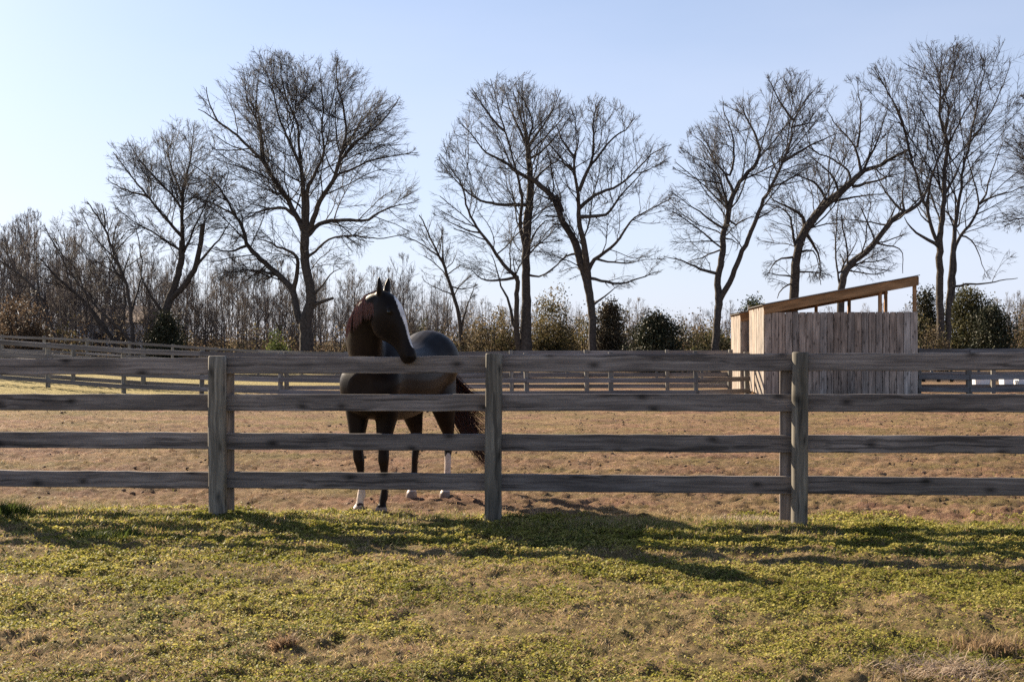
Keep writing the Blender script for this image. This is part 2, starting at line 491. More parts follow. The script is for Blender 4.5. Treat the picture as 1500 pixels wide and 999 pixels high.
# ------------------------------------------------------------------ near board fence
fence = thing('board_fence', 'grey weathered four-board fence in front of the dark horse', 'fence', (0, 10.04, 0))
RAIL_L = np.array([1.388, 1.064, 0.721, 0.372])      # board tops at the left edge of the frame ...
RAIL_R = np.array([1.455, 1.113, 0.772, 0.424])      # ... and at the right edge
def rail_top(j, X): return RAIL_L[j] + (RAIL_R[j]-RAIL_L[j])*(X+4.68)/8.88
def posX(px):      # X on the fence line seen at photo column px
    u = (px-750)/F_PX
    return 10.04*u/(1+0.1213*u)
PX = [posX(325), posX(725), posX(1167)]
PX = [PX[0]-4.9, PX[0]-2.45] + PX + [PX[2]+2.5, PX[2]+5.0]
ang = math.atan2(-0.1213, 1.0)
ux, uy = math.cos(ang), math.sin(ang)
tops = [1.40, 1.41, 1.418, 1.444, 1.458, 1.465, 1.47]
for i, X in enumerate(PX):
    Y = float(fence_y(X))
    rnd = (i == 4)
    z0 = -0.25
    me = post_mesh('post', tops[i]-z0, 0.136, 0.135, M_POST, 1.0 if rnd else 0.22, seed=30+i, wob=0.005 if rnd else 0.003, nz=12)
    p = obj('post', me, fence, (X + uy*0.095, Y - 10.04 - ux*0.095, z0), (R(random.uniform(-.5, .5)), R(0.9 if rnd else random.uniform(-.4, .4)), ang))
    # upright batten over the board joints, on the paddock side
    off = -0.085 if rnd else 0.045
    bm_ = board_mesh('batten', tops[i]-0.10, 0.10, 0.03, M_RAIL, 0.004, 4, 0.002, seed=60+i)
    if i == 4 or i == 2 or i in (0, 1, 5, 6):
        b = obj('batten', bm_, fence, (X + ux*off - uy*0.045, Y - 10.04 + uy*off + ux*0.045, (tops[i]-0.10)/2 + 0.04), (0, R(-90), ang))
for i in range(len(PX)-1):
    for j in range(4):
        x0, x1 = PX[i], PX[i+1]
        za, zb = rail_top(j, x0), rail_top(j, x1)
        Ln = (x1-x0)/ux
        me = board_mesh('rail', Ln-0.006, 0.146, 0.044, M_RAIL, 0.005, 14, 0.0036, seed=100+i*7+j)
        xm = (x0+x1)/2
        obj('rail', me, fence, (xm - uy*0.0 , float(fence_y(xm)) - 10.04 + random.uniform(-.002, .002), (za+zb)/2 - 0.073 + random.uniform(-.004, .004)),
            (R(random.uniform(-1, 1)), -math.atan2(zb-za, Ln), ang))

# ------------------------------------------------------------------ far fences
RB = board_mesh('far_rail', 1.0, 0.14, 0.04, M_FAR_RAIL, 0.006, 1)
PB = post_mesh('far_post', 1.0, 0.14, 0.13, M_FAR_POST, 0.3, seed=3, nz=3)
def far_fence(name, label, pts, zs, h=FEN_H, nr=4, front=True, skip=()):
    """pts: (X, Y) of the posts, zs ground height"""
    t = thing(name, label, 'fence', (pts[0][0], pts[0][1], zs[0]))
    o = Vector((pts[0][0], pts[0][1], zs[0]))
    for (x, y), z in zip(pts, zs):
        p = obj('post', PB, t, Vector((x, y, z-0.3)) - o, (R(random.uniform(-1, 1)), R(random.uniform(-1.2, 1.2)), random.uniform(-.2, .2)))
        p.scale = (random.uniform(.9, 1.1), random.uniform(.9, 1.1), h + 0.3 + random.uniform(-.02, .03))
    for i in range(len(pts)-1):
        (xa, ya), (xb, yb) = pts[i], pts[i+1]
        dx, dy = xb-xa, yb-ya
        Lh = math.hypot(dx, dy)
        a = math.atan2(dy, dx)
        nx, ny_ = math.sin(a), -math.cos(a)      # towards the camera side
        sgn = 1 if front else -1
        for j in range(nr):
            zt = h - 0.10 - j*(h-0.30)/3.0 + random.uniform(-.008, .008)
            zm = (zs[i]+zs[i+1])/2 + zt
            r_ = obj('rail', RB, t, Vector(((xa+xb)/2 + nx*0.088*sgn, (ya+yb)/2 + ny_*0.088*sgn, zm)) - o,
                     (R(random.uniform(-1.5, 1.5)), -math.atan2(zs[i+1]-zs[i], Lh), a))
            r_.scale = (Lh-0.004, 1, random.uniform(.95, 1.05))
    return t
def line_pts(pxs, Yf): return [(float((p-750)/F_PX*Yf(p)), float(Yf(p))) for p in pxs]
pA = [-160, -45, 70, 181, 295, 410, 528, 650, 772, 895, 1020]
ptsA = line_pts(pA, YA) + [(7.42, 36.6)]
zA = [float(np.interp(p, UA, gA_tab)) for p in pA] + [-0.22]
far_fence('paddock_fence', 'grey four-board fence closing the paddock left of the plank shed', ptsA, zA)
pA2 = [1420, 1545, 1670]
ptsA2 = [(11.98, 34.2)] + line_pts(pA2, YA)
zA2 = [-0.07] + [float(np.interp(p, UA, gA_tab)) for p in pA2]
far_fence('paddock_fence', 'short run of four-board fence from the right side of the shed', ptsA2, zA2)
pB = [-110, 0, 107, 210, 311, 420, 530, 640, 750, 860, 978, 1090, 1210, 1330, 1455, 1575, 1690]
pB1 = [p for p in pB if p <= 978]
far_fence('lane_fence', 'second board fence running close behind the paddock fence', line_pts(pB1, YB) + [(7.25, 38.7)], [float(np.interp(p, UB, gB_tab)) for p in pB1] + [-0.15], front=False)
pB2 = [p for p in pB if p >= 1330]
far_fence('lane_fence', 'dark board fence behind the right-hand fence, buckets hung on it', line_pts(pB2, YB), [float(np.interp(p, UB, gB_tab)) for p in pB2], front=False)
pC = []
q = -120.0
while q < 1650:
    pC.append(q); q += 2.44/float(YC(q))*F_PX
far_fence('distant_fence', 'farthest board fence along the foot of the bare trees', line_pts(pC, YC), [float(np.interp(p, UC, gC_tab)) for p in pC], nr=4)

# ------------------------------------------------------------------ sheds
PLK = {}
def plank_mesh(H, w):
    key = (round(H, 2), round(w, 3))
    if key not in PLK:
        me = board_mesh('plank', 1.0, w, 0.022, M_PLANK, 0.004, 1)
        # lay the length along Z so that the material's grain runs up the plank
        me.transform(Matrix.Rotation(R(-90), 4, 'Y'))
        me.transform(Matrix.Diagonal((1, 1, H, 1)))
        PLK[key] = me
    return PLK[key]

def shed(label, origin, rot, W, D, Hl, wall_h, rise, right_h, studs=True):
    """local: x along the front wall, y to the back, z up; roof climbs to the right"""
    t = thing('plank_shed', label, 'shed', origin, rot)
    pw = 0.196
    n = int(W/pw)
    pw = W/n
    for i in range(n):       # front wall
        h = wall_h + random.uniform(-.004, .004)
        me = plank_mesh(2.6, round(pw-random.choice((0.010, 0.014, 0.018)), 3))
        p = obj('plank', me, t, ((i+.5)*pw, random.uniform(-.010, .010), h-1.3), (0, R(random.uniform(-.15, .15)), 0))
    for i in range(n+1):     # backing boards added so no light shows through the plank gaps
        obj('gap_backing_board', plank_mesh(2.6, round(pw*0.62, 3)), t, (min(max(i*pw, pw*.32), W-pw*.32), 0.040, wall_h-1.34))
    n2 = int(D/0.196)
    for i in range(n2):      # left wall
        h = Hl + 0.105
        me = plank_mesh(2.6, round(D/n2-0.012, 3))
        p = obj('plank', me, t, (-0.014 + random.uniform(-.003, .003), 0.014+(i+.5)*D/n2, h-1.3), (0, 0, R(90)))
    # posts
    slope = (right_h-Hl)/W
    for (x, y) in ((W-0.07, 0.08), (W-0.07, D-0.1), (W*0.72, D-0.1), (W*0.48, D-0.1), (0.10, 0.10), (0.10, D-0.1), (W*0.76, 0.085)):
        if (x, y) == (W*0.76, 0.085) and not studs: continue
        h = Hl + slope*x - 0.02
        me = post_mesh('stud', h+0.3, 0.10, 0.10, M_STUD, 0.0, seed=5, nz=2, wob=0.001)
        obj('stud', me, t, (x, y, -0.3))
    # inside rails that carry the planks
    for z in (0.4, wall_h-0.25):
        obj('girt', board_mesh('girt', W-0.3, 0.12, 0.04, M_BEAM, 0.004), t, (W/2, 0.075, z))
    a = math.atan2(right_h-Hl, W)
    Lr = math.hypot(right_h-Hl, W) + 0.02
    for y, wd, nm in ((-0.03, 0.255, 'fascia'), (D*0.33, 0.17, 'rafter'), (D*0.66, 0.17, 'rafter'), (D+0.03, 0.42, 'back_beam')):
        me = board_mesh(nm, Lr, wd, 0.04, M_BEAM, 0.004)
        obj(nm, me, t, (W/2-0.02, y, (Hl+right_h)/2 + 0.02), (0, -a, 0))
    obj('sheathing', board_mesh('sheathing', Lr+0.02, D+0.12, 0.018, M_BEAM, 0.003), t, (W/2-0.02, D/2, (Hl+right_h)/2 + 0.152), (R(90), -a, 0))
    obj('roof', board_mesh('roof', Lr+0.10, D+0.22, 0.025, M_ROOF, 0.004), t, (W/2-0.02, D/2, (Hl+right_h)/2 + 0.178), (R(90), -a, 0))
    obj('end_board', board_mesh('end_board', D+0.10, 0.235, 0.03, M_BEAM, 0.004), t, (W+0.005, D/2, right_h+0.03), (0, 0, R(90)))
    return t
shed('weathered plank shed standing in the fence line, open under a sloping roof', (7.40, 34.0, -0.22), R(-5.5), 4.36, 3.9, 2.66, 2.61, 0.8, 3.48)
shed('second plank shed mostly hidden behind the front one, its pale side showing', (7.62, 38.6, -0.2), R(-5.0), 1.4, 3.0, 2.50, 2.46, 0.5, 2.74, studs=False)

# ------------------------------------------------------------------ horse
def build_horse():
    HC = Vector((-1.07, 11.27, 0.0))
    Fv = Vector((-0.33, -0.944, 0)).normalized()
    rot = math.atan2(Fv.y, Fv.x)
    verts, faces = [], []
    NS = 28
    def loft(secs):
        """secs: (centre, side vec, up vec, half side, up radius, down radius)"""
        b0 = len(verts)
        raw_ = np.array([list(c)+list(s)+list(u)+[a, bu, bd] for (c, s, u, a, bu, bd) in secs], float)
        m_ = len(raw_)
        fine = []
        for i in range(m_-1):
            p0, p1, p2, p3 = raw_[max(i-1, 0)], raw_[i], raw_[i+1], raw_[min(i+2, m_-1)]
            for q in range(5):
                t = q/5
                fine.append(0.5*(2*p1 + (p2-p0)*t + (2*p0-5*p1+4*p2-p3)*t*t + (3*p1-p0-3*p2+p3)*t**3))
        fine.append(raw_[-1])
        secs = [(q[0:3], q[3:6], q[6:9], max(q[9], .003), max(q[10], .003), max(q[11], .003)) for q in fine]
        for (c, s, u, a, bu, bd) in secs:
            for k in range(NS):
                t = 2*math.pi*k/NS
                cs, sn = math.cos(t), math.sin(t)
                p = Vector(c) + Vector(s)*(a*cs) + Vector(u)*((bu if sn > 0 else bd)*sn)
                verts.append(p)
        n = len(secs)
        for i in range(n-1):
            for k in range(NS):
                a_, b_ = b0+i*NS+k, b0+i*NS+(k+1) % NS
                faces.append((a_, b_, b_+NS, a_+NS))
        faces.append(tuple(b0+k for k in range(NS-1, -1, -1)))
        faces.append(tuple(b0+(n-1)*NS+k for k in range(NS)))
    Lx, Uz = Vector((0, 1, 0)), Vector((0, 0, 1))
    # trunk along local x (forward)
    tr = [(-1.00, 1.37, .05, .06, .06), (-.97, 1.36, .12, .13, .13), (-.90, 1.37, .20, .22, .21), (-.78, 1.37, .295, .30, .28), (-.62, 1.35, .33, .345, .33),
          (-.45, 1.31, .31, .335, .36), (-.25, 1.24, .315, .325, .37), (0, 1.21, .325, .33, .385), (.22, 1.21, .315, .35, .385),
          (.42, 1.23, .29, .385, .385), (.56, 1.23, .28, .35, .37), (.70, 1.20, .295, .28, .33), (.80, 1.17, .25, .22, .25), (.87, 1.16, .13, .13, .14)]
    loft([((f, 0, z), Lx, Uz, a, bu, bd) for (f, z, a, bu, bd) in tr])
    loc = lambda w: Vector((w.dot(Fv), w.dot(Vector((-Fv.y, Fv.x, 0))), w.z))
    # neck: path with depth radii
    pts = [Vector(p) for p in ((.36, 0, 1.33), (.55, -.05, 1.43), (.72, -.045, 1.56), (.86, .04, 1.70), (.965, .135, 1.815), (1.03, .23, 1.895), (1.055, .315, 1.935))]
    dep = [.36, .33, .265, .200, .160, .138, .115]
    wid = [.20, .19, .160, .130, .108, .095, .085]
    secs = []
    crest = []
    for i, p in enumerate(pts):
        T = (pts[min(i+1, len(pts)-1)] - pts[max(i-1, 0)]).normalized()
        k_ = i/(len(pts)-1)
        back = Vector((-0.75, -0.15, 0.6)).lerp(loc(Vector((-0.88, 0.30, 0.36))), min(1, k_*1.3))
        u = (back - T*back.dot(T)).normalized()
        s = T.cross(u).normalized()
        secs.append((p, s, u, wid[i], dep[i]*0.92, dep[i]))
        crest.append((p + u*dep[i]*0.90, T, u, s))
    loft(secs)
    # head
    poll = Vector((1.056, .311, 1.948))
    Hw = Vector((.92, -.39, 0)).normalized()           # the way the head looks, world
    loc = lambda w: Vector((w.dot(Fv), w.dot(Vector((-Fv.y, Fv.x, 0))), w.z))
    Hd = loc(Hw)
    ph = R(62)
    A = (Hd*math.cos(ph) - Uz*math.sin(ph)).normalized()
    Nn = (Hd*math.sin(ph) + Uz*math.cos(ph)).normalized()
    Sd = A.cross(Nn).normalized()
    hs = [(-.075, .0, .03, .02, .04), (-.05, .0, .06, .05, .07), (0, .0, .088, .078, .11), (.06, .0, .10, .096, .13), (.12, 0, .107, .103, .155), (.18, 0, .105, .102, .172),
          (.25, 0, .096, .093, .172), (.31, 0, .083, .082, .15), (.37, 0, .070, .070, .112), (.43, 0, .060, .060, .085), (.49, 0, .056, .054, .073),
          (.54, 0, .058, .053, .070), (.585, 0, .056, .050, .066), (.62, -.003, .047, .040, .055), (.645, -.005, .028, .022, .032)]
    loft([(poll + A*(t*.955) + Nn*o, Sd, Nn, a*1.04, bf*1.20, bb*1.27) for (t, o, a, bf, bb) in hs])
    # lower lip
    loft([(poll + A*(t*.955) + Nn*(o*1.15), Sd, Nn, a, b, b) for (t, o, a, b) in ((.52, -.05, .03, .03), (.57, -.055, .036, .03), (.61, -.052, .033, .026), (.632, -.048, .018, .014))])
    # brow ridges, nostril rims
    for sg in (-1, 1):
        c = poll + A*.135 + Nn*.058 + Sd*(sg*.088)
        loft([(c + A*t, Sd, Nn, r_, r_, r_) for t, r_ in ((-.04, .012), (-.02, .026), (.0, .03), (.025, .026), (.045, .012))])
        c = poll + A*.565 + Nn*.012 + Sd*(sg*.042)
        loft([(c + A*t, Sd, Nn, r_, r_, r_) for t, r_ in ((-.03, .010), (-.012, .022), (.012, .024), (.03, .012))])
        # ears
        base = poll - A*.035 + Nn*.015 + Sd*(sg*.055)
        d = (Uz*0.95 - A*.10 + Sd*(sg*.22) + Nn*.10).normalized()
        fs = (Nn - d*Nn.dot(d)).normalized()
        ss = d.cross(fs).normalized()
        loft([(base + d*(t*1.02), ss, fs, a, b, b) for t, a, b in ((-.03, .032, .03), (.02, .038, .030), (.06, .042, .026), (.10, .036, .020), (.135, .022, .014), (.162, .008, .008))])
    # legs: (f, l, z, half along f, half along l)
    def leg(sec):
        sec = [(f + (0 if f > 0 else .17*min(1, max(0, (1.0-z)/.6))), l + (-.03*min(1, max(0, (z-.3)/.4)) if f > 0 else (.062*min(1, max(0, (1.0-z)/.4)) if l < 0 else .075*min(1, max(0, (1.0-z)/.6)))), z, rf, rl*((1.13 if f > 0 else 1.25) if .62 < z < 1.0 else 1)) for (f, l, z, rf, rl) in sec]
        loft([((f, l, z), Vector((0, 1, 0)), Vector((1, 0, 0)), rl, rf, rf) for (f, l, z, rf, rl) in sec])
    for (fo, l, kx) in ((.675, -.112, 0.0), (.60, .113, -.01)):
        g = 1 if l > 0 else -1
        leg([(.56, g*.15, 1.22, .16, .09), (.56, g*.155, 1.08, .155, .105), (.575, g*.15, .95, .13, .10), (.60+kx, g*.142, .83, .098, .083), (.62+kx, g*.135, .70, .075, .063),
             (.635+kx, g*.13, .60, .058, .050), (.645+kx, g*.126, .53, .056, .051), (.645+kx, g*.122, .48, .056, .050), (.64+kx, g*.119, .43, .043, .040),
             (.637+kx, g*.116, .34, .033, .030), (.637+kx, g*.114, .24, .033, .029), (.642+kx, g*.112, .175, .043, .038), (.655+kx, g*.112, .14, .044, .039),
             (.675+kx, g*.112, .105, .035, .034), (.69+kx, g*.112, .075, .044, .046), (.70+kx, g*.112, .055, .058, .055), (.705+kx, g*.112, .0, .068, .062)])
    for (fo, l) in ((-.60, -.155), (-.70, .155)):
        g = 1 if l > 0 else -1
        k = fo + .65
        leg([(-.62+k*.2, g*.15, 1.25, .27, .12), (-.60+k*.3, g*.165, 1.08, .23, .125), (-.60+k*.4, g*.17, .95, .175, .11), (-.64+k*.6, g*.168, .83, .125, .085), (-.70+k*.8, g*.163, .71, .085, .062),
             (-.745+k, g*.16, .62, .068, .050), (-.755+k, g*.157, .56, .063, .048), (-.745+k, g*.155, .50, .052, .043), (-.735+k, g*.155, .42, .040, .035), (-.728+k, g*.155, .30, .036, .032),
             (-.718+k, g*.155, .20, .042, .037), (-.705+k, g*.155, .15, .046, .040), (-.68+k, g*.155, .11, .036, .035), (-.665+k, g*.155, .075, .046, .045), (-.655+k, g*.155, .055, .058, .052), (-.65+k, g*.155, 0, .066, .059)])
    # tail dock
    loft([((f, l, z), Lx, Uz, a, a, a) for (f, l, z, a) in ((-.90, 0, 1.50, .045), (-.98, 0, 1.50, .042), (-1.05, .02, 1.43, .038), (-1.08, .05, 1.32, .03), (-1.085, .08, 1.22, .015))])
    me = bpy.data.meshes.new('horse_raw')
    me.from_pydata([tuple(v) for v in verts], [], faces)
    me.update()
    raw = obj('horse_raw', me)
    md = raw.modifiers.new('r', 'REMESH'); md.mode = 'VOXEL'; md.voxel_size = 0.0105; md.use_smooth_shade = True
    sm = raw.modifiers.new('s', 'SMOOTH'); sm.factor = 0.5; sm.iterations = 9
    dg = bpy.context.evaluated_depsgraph_get()
    dg.update()
    body = bpy.data.meshes.new_from_object(raw.evaluated_get(dg))
    bpy.data.objects.remove(raw); bpy.data.meshes.remove(me)
    body.name = 'horse'
    n = len(body.vertices)
    co = np.empty(n*3, np.float32); body.vertices.foreach_get('co', co); co = co.reshape(-1, 3)
    # pull the body's front third narrower bulges back: nothing else; markings by position
    P = np.array(poll); a_, n_, s_ = np.array(A), np.array(Nn), np.array(Sd)
    rel = co - P
    t = rel@a_; nn = rel@n_; ss = rel@s_
    col = np.tile(np.array([0.0095, 0.0072, 0.0066]), (n, 1))
    red = np.array([0.0125, 0.0085, 0.0074])
    k = np.clip((co[:, 2]-0.9)/0.5, 0, 1)[:, None]
    nz = 0.5
    col = col*(1-0.55*k*nz) + red*(0.55*k*nz)
    head = (t > -.08) & (t < .66) & (np.abs(ss) < .13) & (nn > -.2) & (nn < .14)
    col[head] = col[head]*0.6 + np.array([0.012, 0.0095, 0.009])*0.4
    wb = np.interp(t, [.02, .05, .10, .2, .35, .48, .52], [0, .026, .044, .036, .024, .013, 0])
    off = 0.006*np.sin(t*23)
    blaze = head & (nn > np.interp(t, [0, .2, .5], [.06, .07, .034])) & (np.abs(ss+off) < wb)
    col[blaze] = (0.72, 0.68, 0.66)
    low = co[:, 2]
    front = co[:, 0] > 0
    left = co[:, 1] > 0
    jag = 0.02*np.sin(co[:, 0]*60) + 0.015*np.sin(co[:, 1]*85)
    legm = low < .72
    col[legm] = (0.014, 0.010, 0.009)
    sock = (front & ~left & (low < .235+jag)) | (~front & left & (low < .42+jag)) | (~front & ~left & (low < .14+jag))
    col[sock] = (0.62, 0.52, 0.46)
    hoof = low < .073
    col[hoof] = (0.26, 0.20, 0.165)
    ring = front & ~left & (low > .078) & (low < .10)
    col[ring] = (0.05, 0.03, 0.025)
    nost = (np.abs(t-.572) < .016) & (np.abs(np.abs(ss)-.055) < .02) & (np.abs(nn-.012) < .012)
    col[nost] = (0.004, 0.003, 0.003)
    at_ = body.color_attributes.new('col', 'FLOAT_COLOR', 'POINT')
    c4 = np.ones((n, 4), np.float32); c4[:, :3] = col
    at_.data.foreach_set('color', c4.ravel())
    m, nt, bs, L = new_mat('horse_coat')
    an = N(nt, 'ShaderNodeAttribute', attribute_name='col')
    tc = N(nt, 'ShaderNodeTexCoord')
    nzz = N(nt, 'ShaderNodeTexNoise', i_Scale=14.0, i_Detail=6.0)
    L(tc.outputs['Object'], nzz.inputs['Vector'])
    r_ = ramp(nt, [(0.3, 0.75), (0.7, 1.2)]); L(nzz.outputs['Fac'], r_.inputs[0])
    L(mixrgb(nt, 1.0, an.outputs['Color'], r_.outputs[0], 'MULTIPLY'), bs.inputs['Base Color'])
    bs.inputs['Roughness'].default_value = 0.42
    bs.inputs['Specular IOR Level'].default_value = 0.13
    bs.inputs['Specular Tint'].default_value = (1.0, 0.82, 0.70, 1)
    bs.inputs['Sheen Weight'].default_value = 0.015
    bs.inputs['Sheen Roughness'].default_value = 0.28
    bs.inputs['Sheen Tint'].default_value = (0.75, 0.55, 0.45, 1)
    mp = N(nt, 'ShaderNodeMapping'); mp.inputs['Scale'].default_value = (60, 60, 14); L(tc.outputs['Object'], mp.inputs[0])
    nb = N(nt, 'ShaderNodeTexNoise', i_Scale=3.0, i_Detail=3.0); L(mp.outputs[0], nb.inputs['Vector'])
    bp = N(nt, 'ShaderNodeBump', i_Strength=0.25, i_Distance=0.004); L(nb.outputs['Fac'], bp.inputs['Height']); L(bp.outputs[0], bs.inputs['Normal'])
    body.materials.clear(); body.materials.append(m)
    h = obj('horse', body, None, HC + Vector((0, 0, -0.035)), (0, 0, rot))
    tag(h, 'dark bay horse with a white blaze, head turned over the top board', 'horse')
    # hair
    mh, nt, bs, L = new_mat('horse_hair')
    an = N(nt, 'ShaderNodeAttribute', attribute_name='col')
    L(an.outputs['Color'], bs.inputs['Base Color'])
    bs.inputs['Roughness'].default_value = 0.42
    bs.inputs['Specular IOR Level'].default_value = 0.5
    def strands(paths, r0, cols):
        v, f, cc = [], [], []
        for pth, c in zip(paths, cols):
            k = len(pth); b = len(v)
            for i, p in enumerate(pth):
                T = (pth[min(i+1, k-1)] - pth[max(i-1, 0)]).normalized()
                x = T.orthogonal().normalized(); y = T.cross(x)
                rr = r0*(1-(i/(k-1))**1.5*0.9)
                for q in range(3):
                    an_ = 2.094*q
                    v.append(p + x*(math.cos(an_)*rr) + y*(math.sin(an_)*rr)); cc.append(c)
            for i in range(k-1):
                for q in range(3):
                    a1, b1 = b+i*3+q, b+i*3+(q+1) % 3
                    f.append((a1, b1, b1+3, a1+3))
        return np.array([tuple(x) for x in v]), np.array(f), np.array(cc)
    rr = random.Random(4)
    paths, cols = [], []
    for i in range(900):
        w = rr.uniform(3.0, len(crest)-1.02)
        i0 = int(w); fr = w-i0
        p = crest[i0][0].lerp(crest[i0+1][0], fr)
        u = crest[i0][2]; s = crest[i0][3]; T = crest[i0][1]
        # fall to the side that faces the camera
        side = s if (s.x*Fv.x*0 + (s.dot(loc(Vector((-0.5, -0.85, 0)))))) > 0 else -s
        Ln = rr.uniform(.03, .20)
        pts_ = []
        hw = np.interp(w, range(len(wid)), wid)
        for q in range(6):
            tt = q/5.0
            out = math.sin(min(tt*1.0, 1)*math.pi/2)
            pts_.append(p + u*(0.012*(1-tt)-0.02*tt) + side*(out*hw*0.80*min(1, Ln/.12) + 0.006) - Uz*(Ln*tt**1.3) + T*(rr.uniform(-.01, .01)*tt) + Vector((rr.gauss(0, .0025), rr.gauss(0, .0025), 0)))
        paths.append(pts_)
        g = rr.uniform(.25, 1.5)
        cols.append((0.20*g, 0.085*g, 0.06*g))
    v, f, cc = strands(paths, 0.0027, cols)
    obj('mane', mesh_np('mane', v, f, mh, True, cc), h)
    paths, cols = [], []
    for i in range(46):
        sdx = rr.uniform(-.04, .04)
        p = poll - A*.055 + Nn*.03 + Sd*sdx
        Ln = rr.uniform(.07, .16)
        pts_ = [p + Nn*(0.055*math.sin(q/4*1.6)) + A*(Ln*(q/4)**1.2) + Sd*(sdx*.5*q/4 + rr.gauss(0, .004)) for q in range(5)]
        paths.append(pts_); g = rr.uniform(.5, 1.2); cols.append((0.05*g, 0.02*g, 0.016*g))
    v, f, cc = strands(paths, 0.005, cols)
    obj('forelock', mesh_np('forelock', v, f, mh, True, cc), h)
    paths, cols = [], []
    for i in range(640):
        a = rr.uniform(0, 6.28); q0 = math.sqrt(rr.random())
        ox, oy = math.cos(a)*q0, math.sin(a)*q0
        st = rr.uniform(0, .35)
        endz = rr.choice((rr.uniform(.2, .5), rr.uniform(.4, .95)))
        pts_ = []
        for q in range(9):
            tt = q/8.0
            cz = 1.50 + (endz-1.50)*(st*0.25 + (1-st*0.25)*tt)
            cf = -1.03 - 0.10*math.sin(min(tt*2, 1)*1.57)
            cl = -0.02 + 0.50*tt**2.2
            sp = 0.020 + 0.034*math.sin(min(1, tt*1.1)*2.4) + 0.006*tt
            pts_.append(Vector((cf + ox*sp*0.8 + rr.gauss(0, .0012), cl + oy*sp + rr.gauss(0, .0012) + 0.03*tt*tt*rr.uniform(-1, 1), cz)))
        paths.append(pts_); g = rr.uniform(.4, 1.3)
        cols.append((0.075*g, 0.026*g, 0.018*g))
    v, f, cc = strands(paths, 0.0048, cols)
    # the dense middle of the tail
    cv, cf = [], []
    nt_ = 16
    for q in range(nt_):
        tt = q/(nt_-1)*0.80
        cz = 1.50 + (0.35-1.50)*tt
        cfx = -1.03 - 0.10*math.sin(min(tt*2, 1)*1.57); cl = -0.02 + 0.50*tt**2.2
        sp = 0.78*(0.020 + 0.034*math.sin(min(1, tt*1.1)*2.4))*(0.9 if q < nt_-4 else 0.9*(nt_-1-q)/4 + .02)
        for w_ in range(12):
            a = w_*math.pi/6
            g_ = 1 + 0.10*math.sin(a*4)
            cv.append((cfx + math.cos(a)*sp*0.8*g_, cl + math.sin(a)*sp*g_, cz))
    for q in range(nt_-1):
        for w_ in range(12):
            a1, b1 = q*12+w_, q*12+(w_+1) % 12
            cf.append((a1, b1, b1+12, a1+12))
    f = np.concatenate([f, np.array(cf)+len(v)]); v = np.concatenate([v, np.array(cv)])
    cc = np.concatenate([cc, np.tile([[0.040, 0.015, 0.011]], (len(cv), 1))])
    obj('tail', mesh_np('tail', v, f, mh, True, cc), h)
    me_, _, be, _ = new_mat('horse_eye')
    be.inputs['Base Color'].default_value = (0.008, 0.006, 0.005, 1); be.inputs['Roughness'].default_value = 0.06
    for sg in (-1, 1):
        bm = bmesh.new()
        bmesh.ops.create_uvsphere(bm, u_segments=16, v_segments=10, radius=0.021)
        m2 = bpy.data.meshes.new('eye'); bm.to_mesh(m2); bm.free()
        m2.materials.append(me_)
        for p_ in m2.polygons: p_.use_smooth = True
        obj('eye', m2, h, poll + A*.15 + Nn*.046 + Sd*(sg*.100))
    return h
HORSE = build_horse()

# ------------------------------------------------------------------ bare trees
def in_poly(px, py, poly):
    inside = np.zeros(px.shape, bool)
    n = len(poly)
    for i in range(n):
        x1, y1 = poly[i]; x2, y2 = poly[(i+1) % n]
        c = ((y1 > py) != (y2 > py)) & (px < (x2-x1)*(py-y1)/((y2-y1) + 1e-9) + x1)
        inside ^= c
    return inside

def poly_span(py, poly):
    lo = np.full(py.shape, 1e9); hi = np.full(py.shape, -1e9)
    n = len(poly)
    for i in range(n):
        x1, y1 = poly[i]; x2, y2 = poly[(i+1) % n]
        m_ = (np.minimum(y1, y2) <= py) & (py <= np.maximum(y1, y2))
        xx = x1 + (x2-x1)*(py-y1)/((y2-y1) if abs(y2-y1) > 1e-9 else 1e-9)
        lo = np.where(m_, np.minimum(lo, xx), lo); hi = np.where(m_, np.maximum(hi, xx), hi)
    return lo, hi

def tubes(P0, P1, D0, D1, R0, R1, sides):
    """separate tube pieces with matching rings"""
    n = len(P0)
    def frame(D):
        ref = np.where(np.abs(D[:, 1:2]) > 0.9, np.array([[1.0, 0, 0]]), np.array([[0, 1.0, 0]]))
        x = np.cross(D, ref); x /= np.linalg.norm(x, axis=1, keepdims=True) + 1e-9
        return x, np.cross(D, x)
    x0, y0 = frame(D0); x1, y1 = frame(D1)
    t = np.arange(sides)*2*np.pi/sides
    c, s = np.cos(t), np.sin(t)
    A_ = P0[:, None] + R0[:, None, None]*(x0[:, None]*c[None, :, None] + y0[:, None]*s[None, :, None])
    B_ = P1[:, None] + R1[:, None, None]*(x1[:, None]*c[None, :, None] + y1[:, None]*s[None, :, None])
    V_ = np.concatenate([A_, B_], 1).reshape(-1, 3)
    b = (np.arange(n)*2*sides)[:, None]
    k = np.arange(sides)[None]
    k1 = (k+1) % sides
    F_ = np.stack([b+k, b+k1, b+k1+sides, b+k+sides], -1).reshape(-1, 4)
    return V_, F_

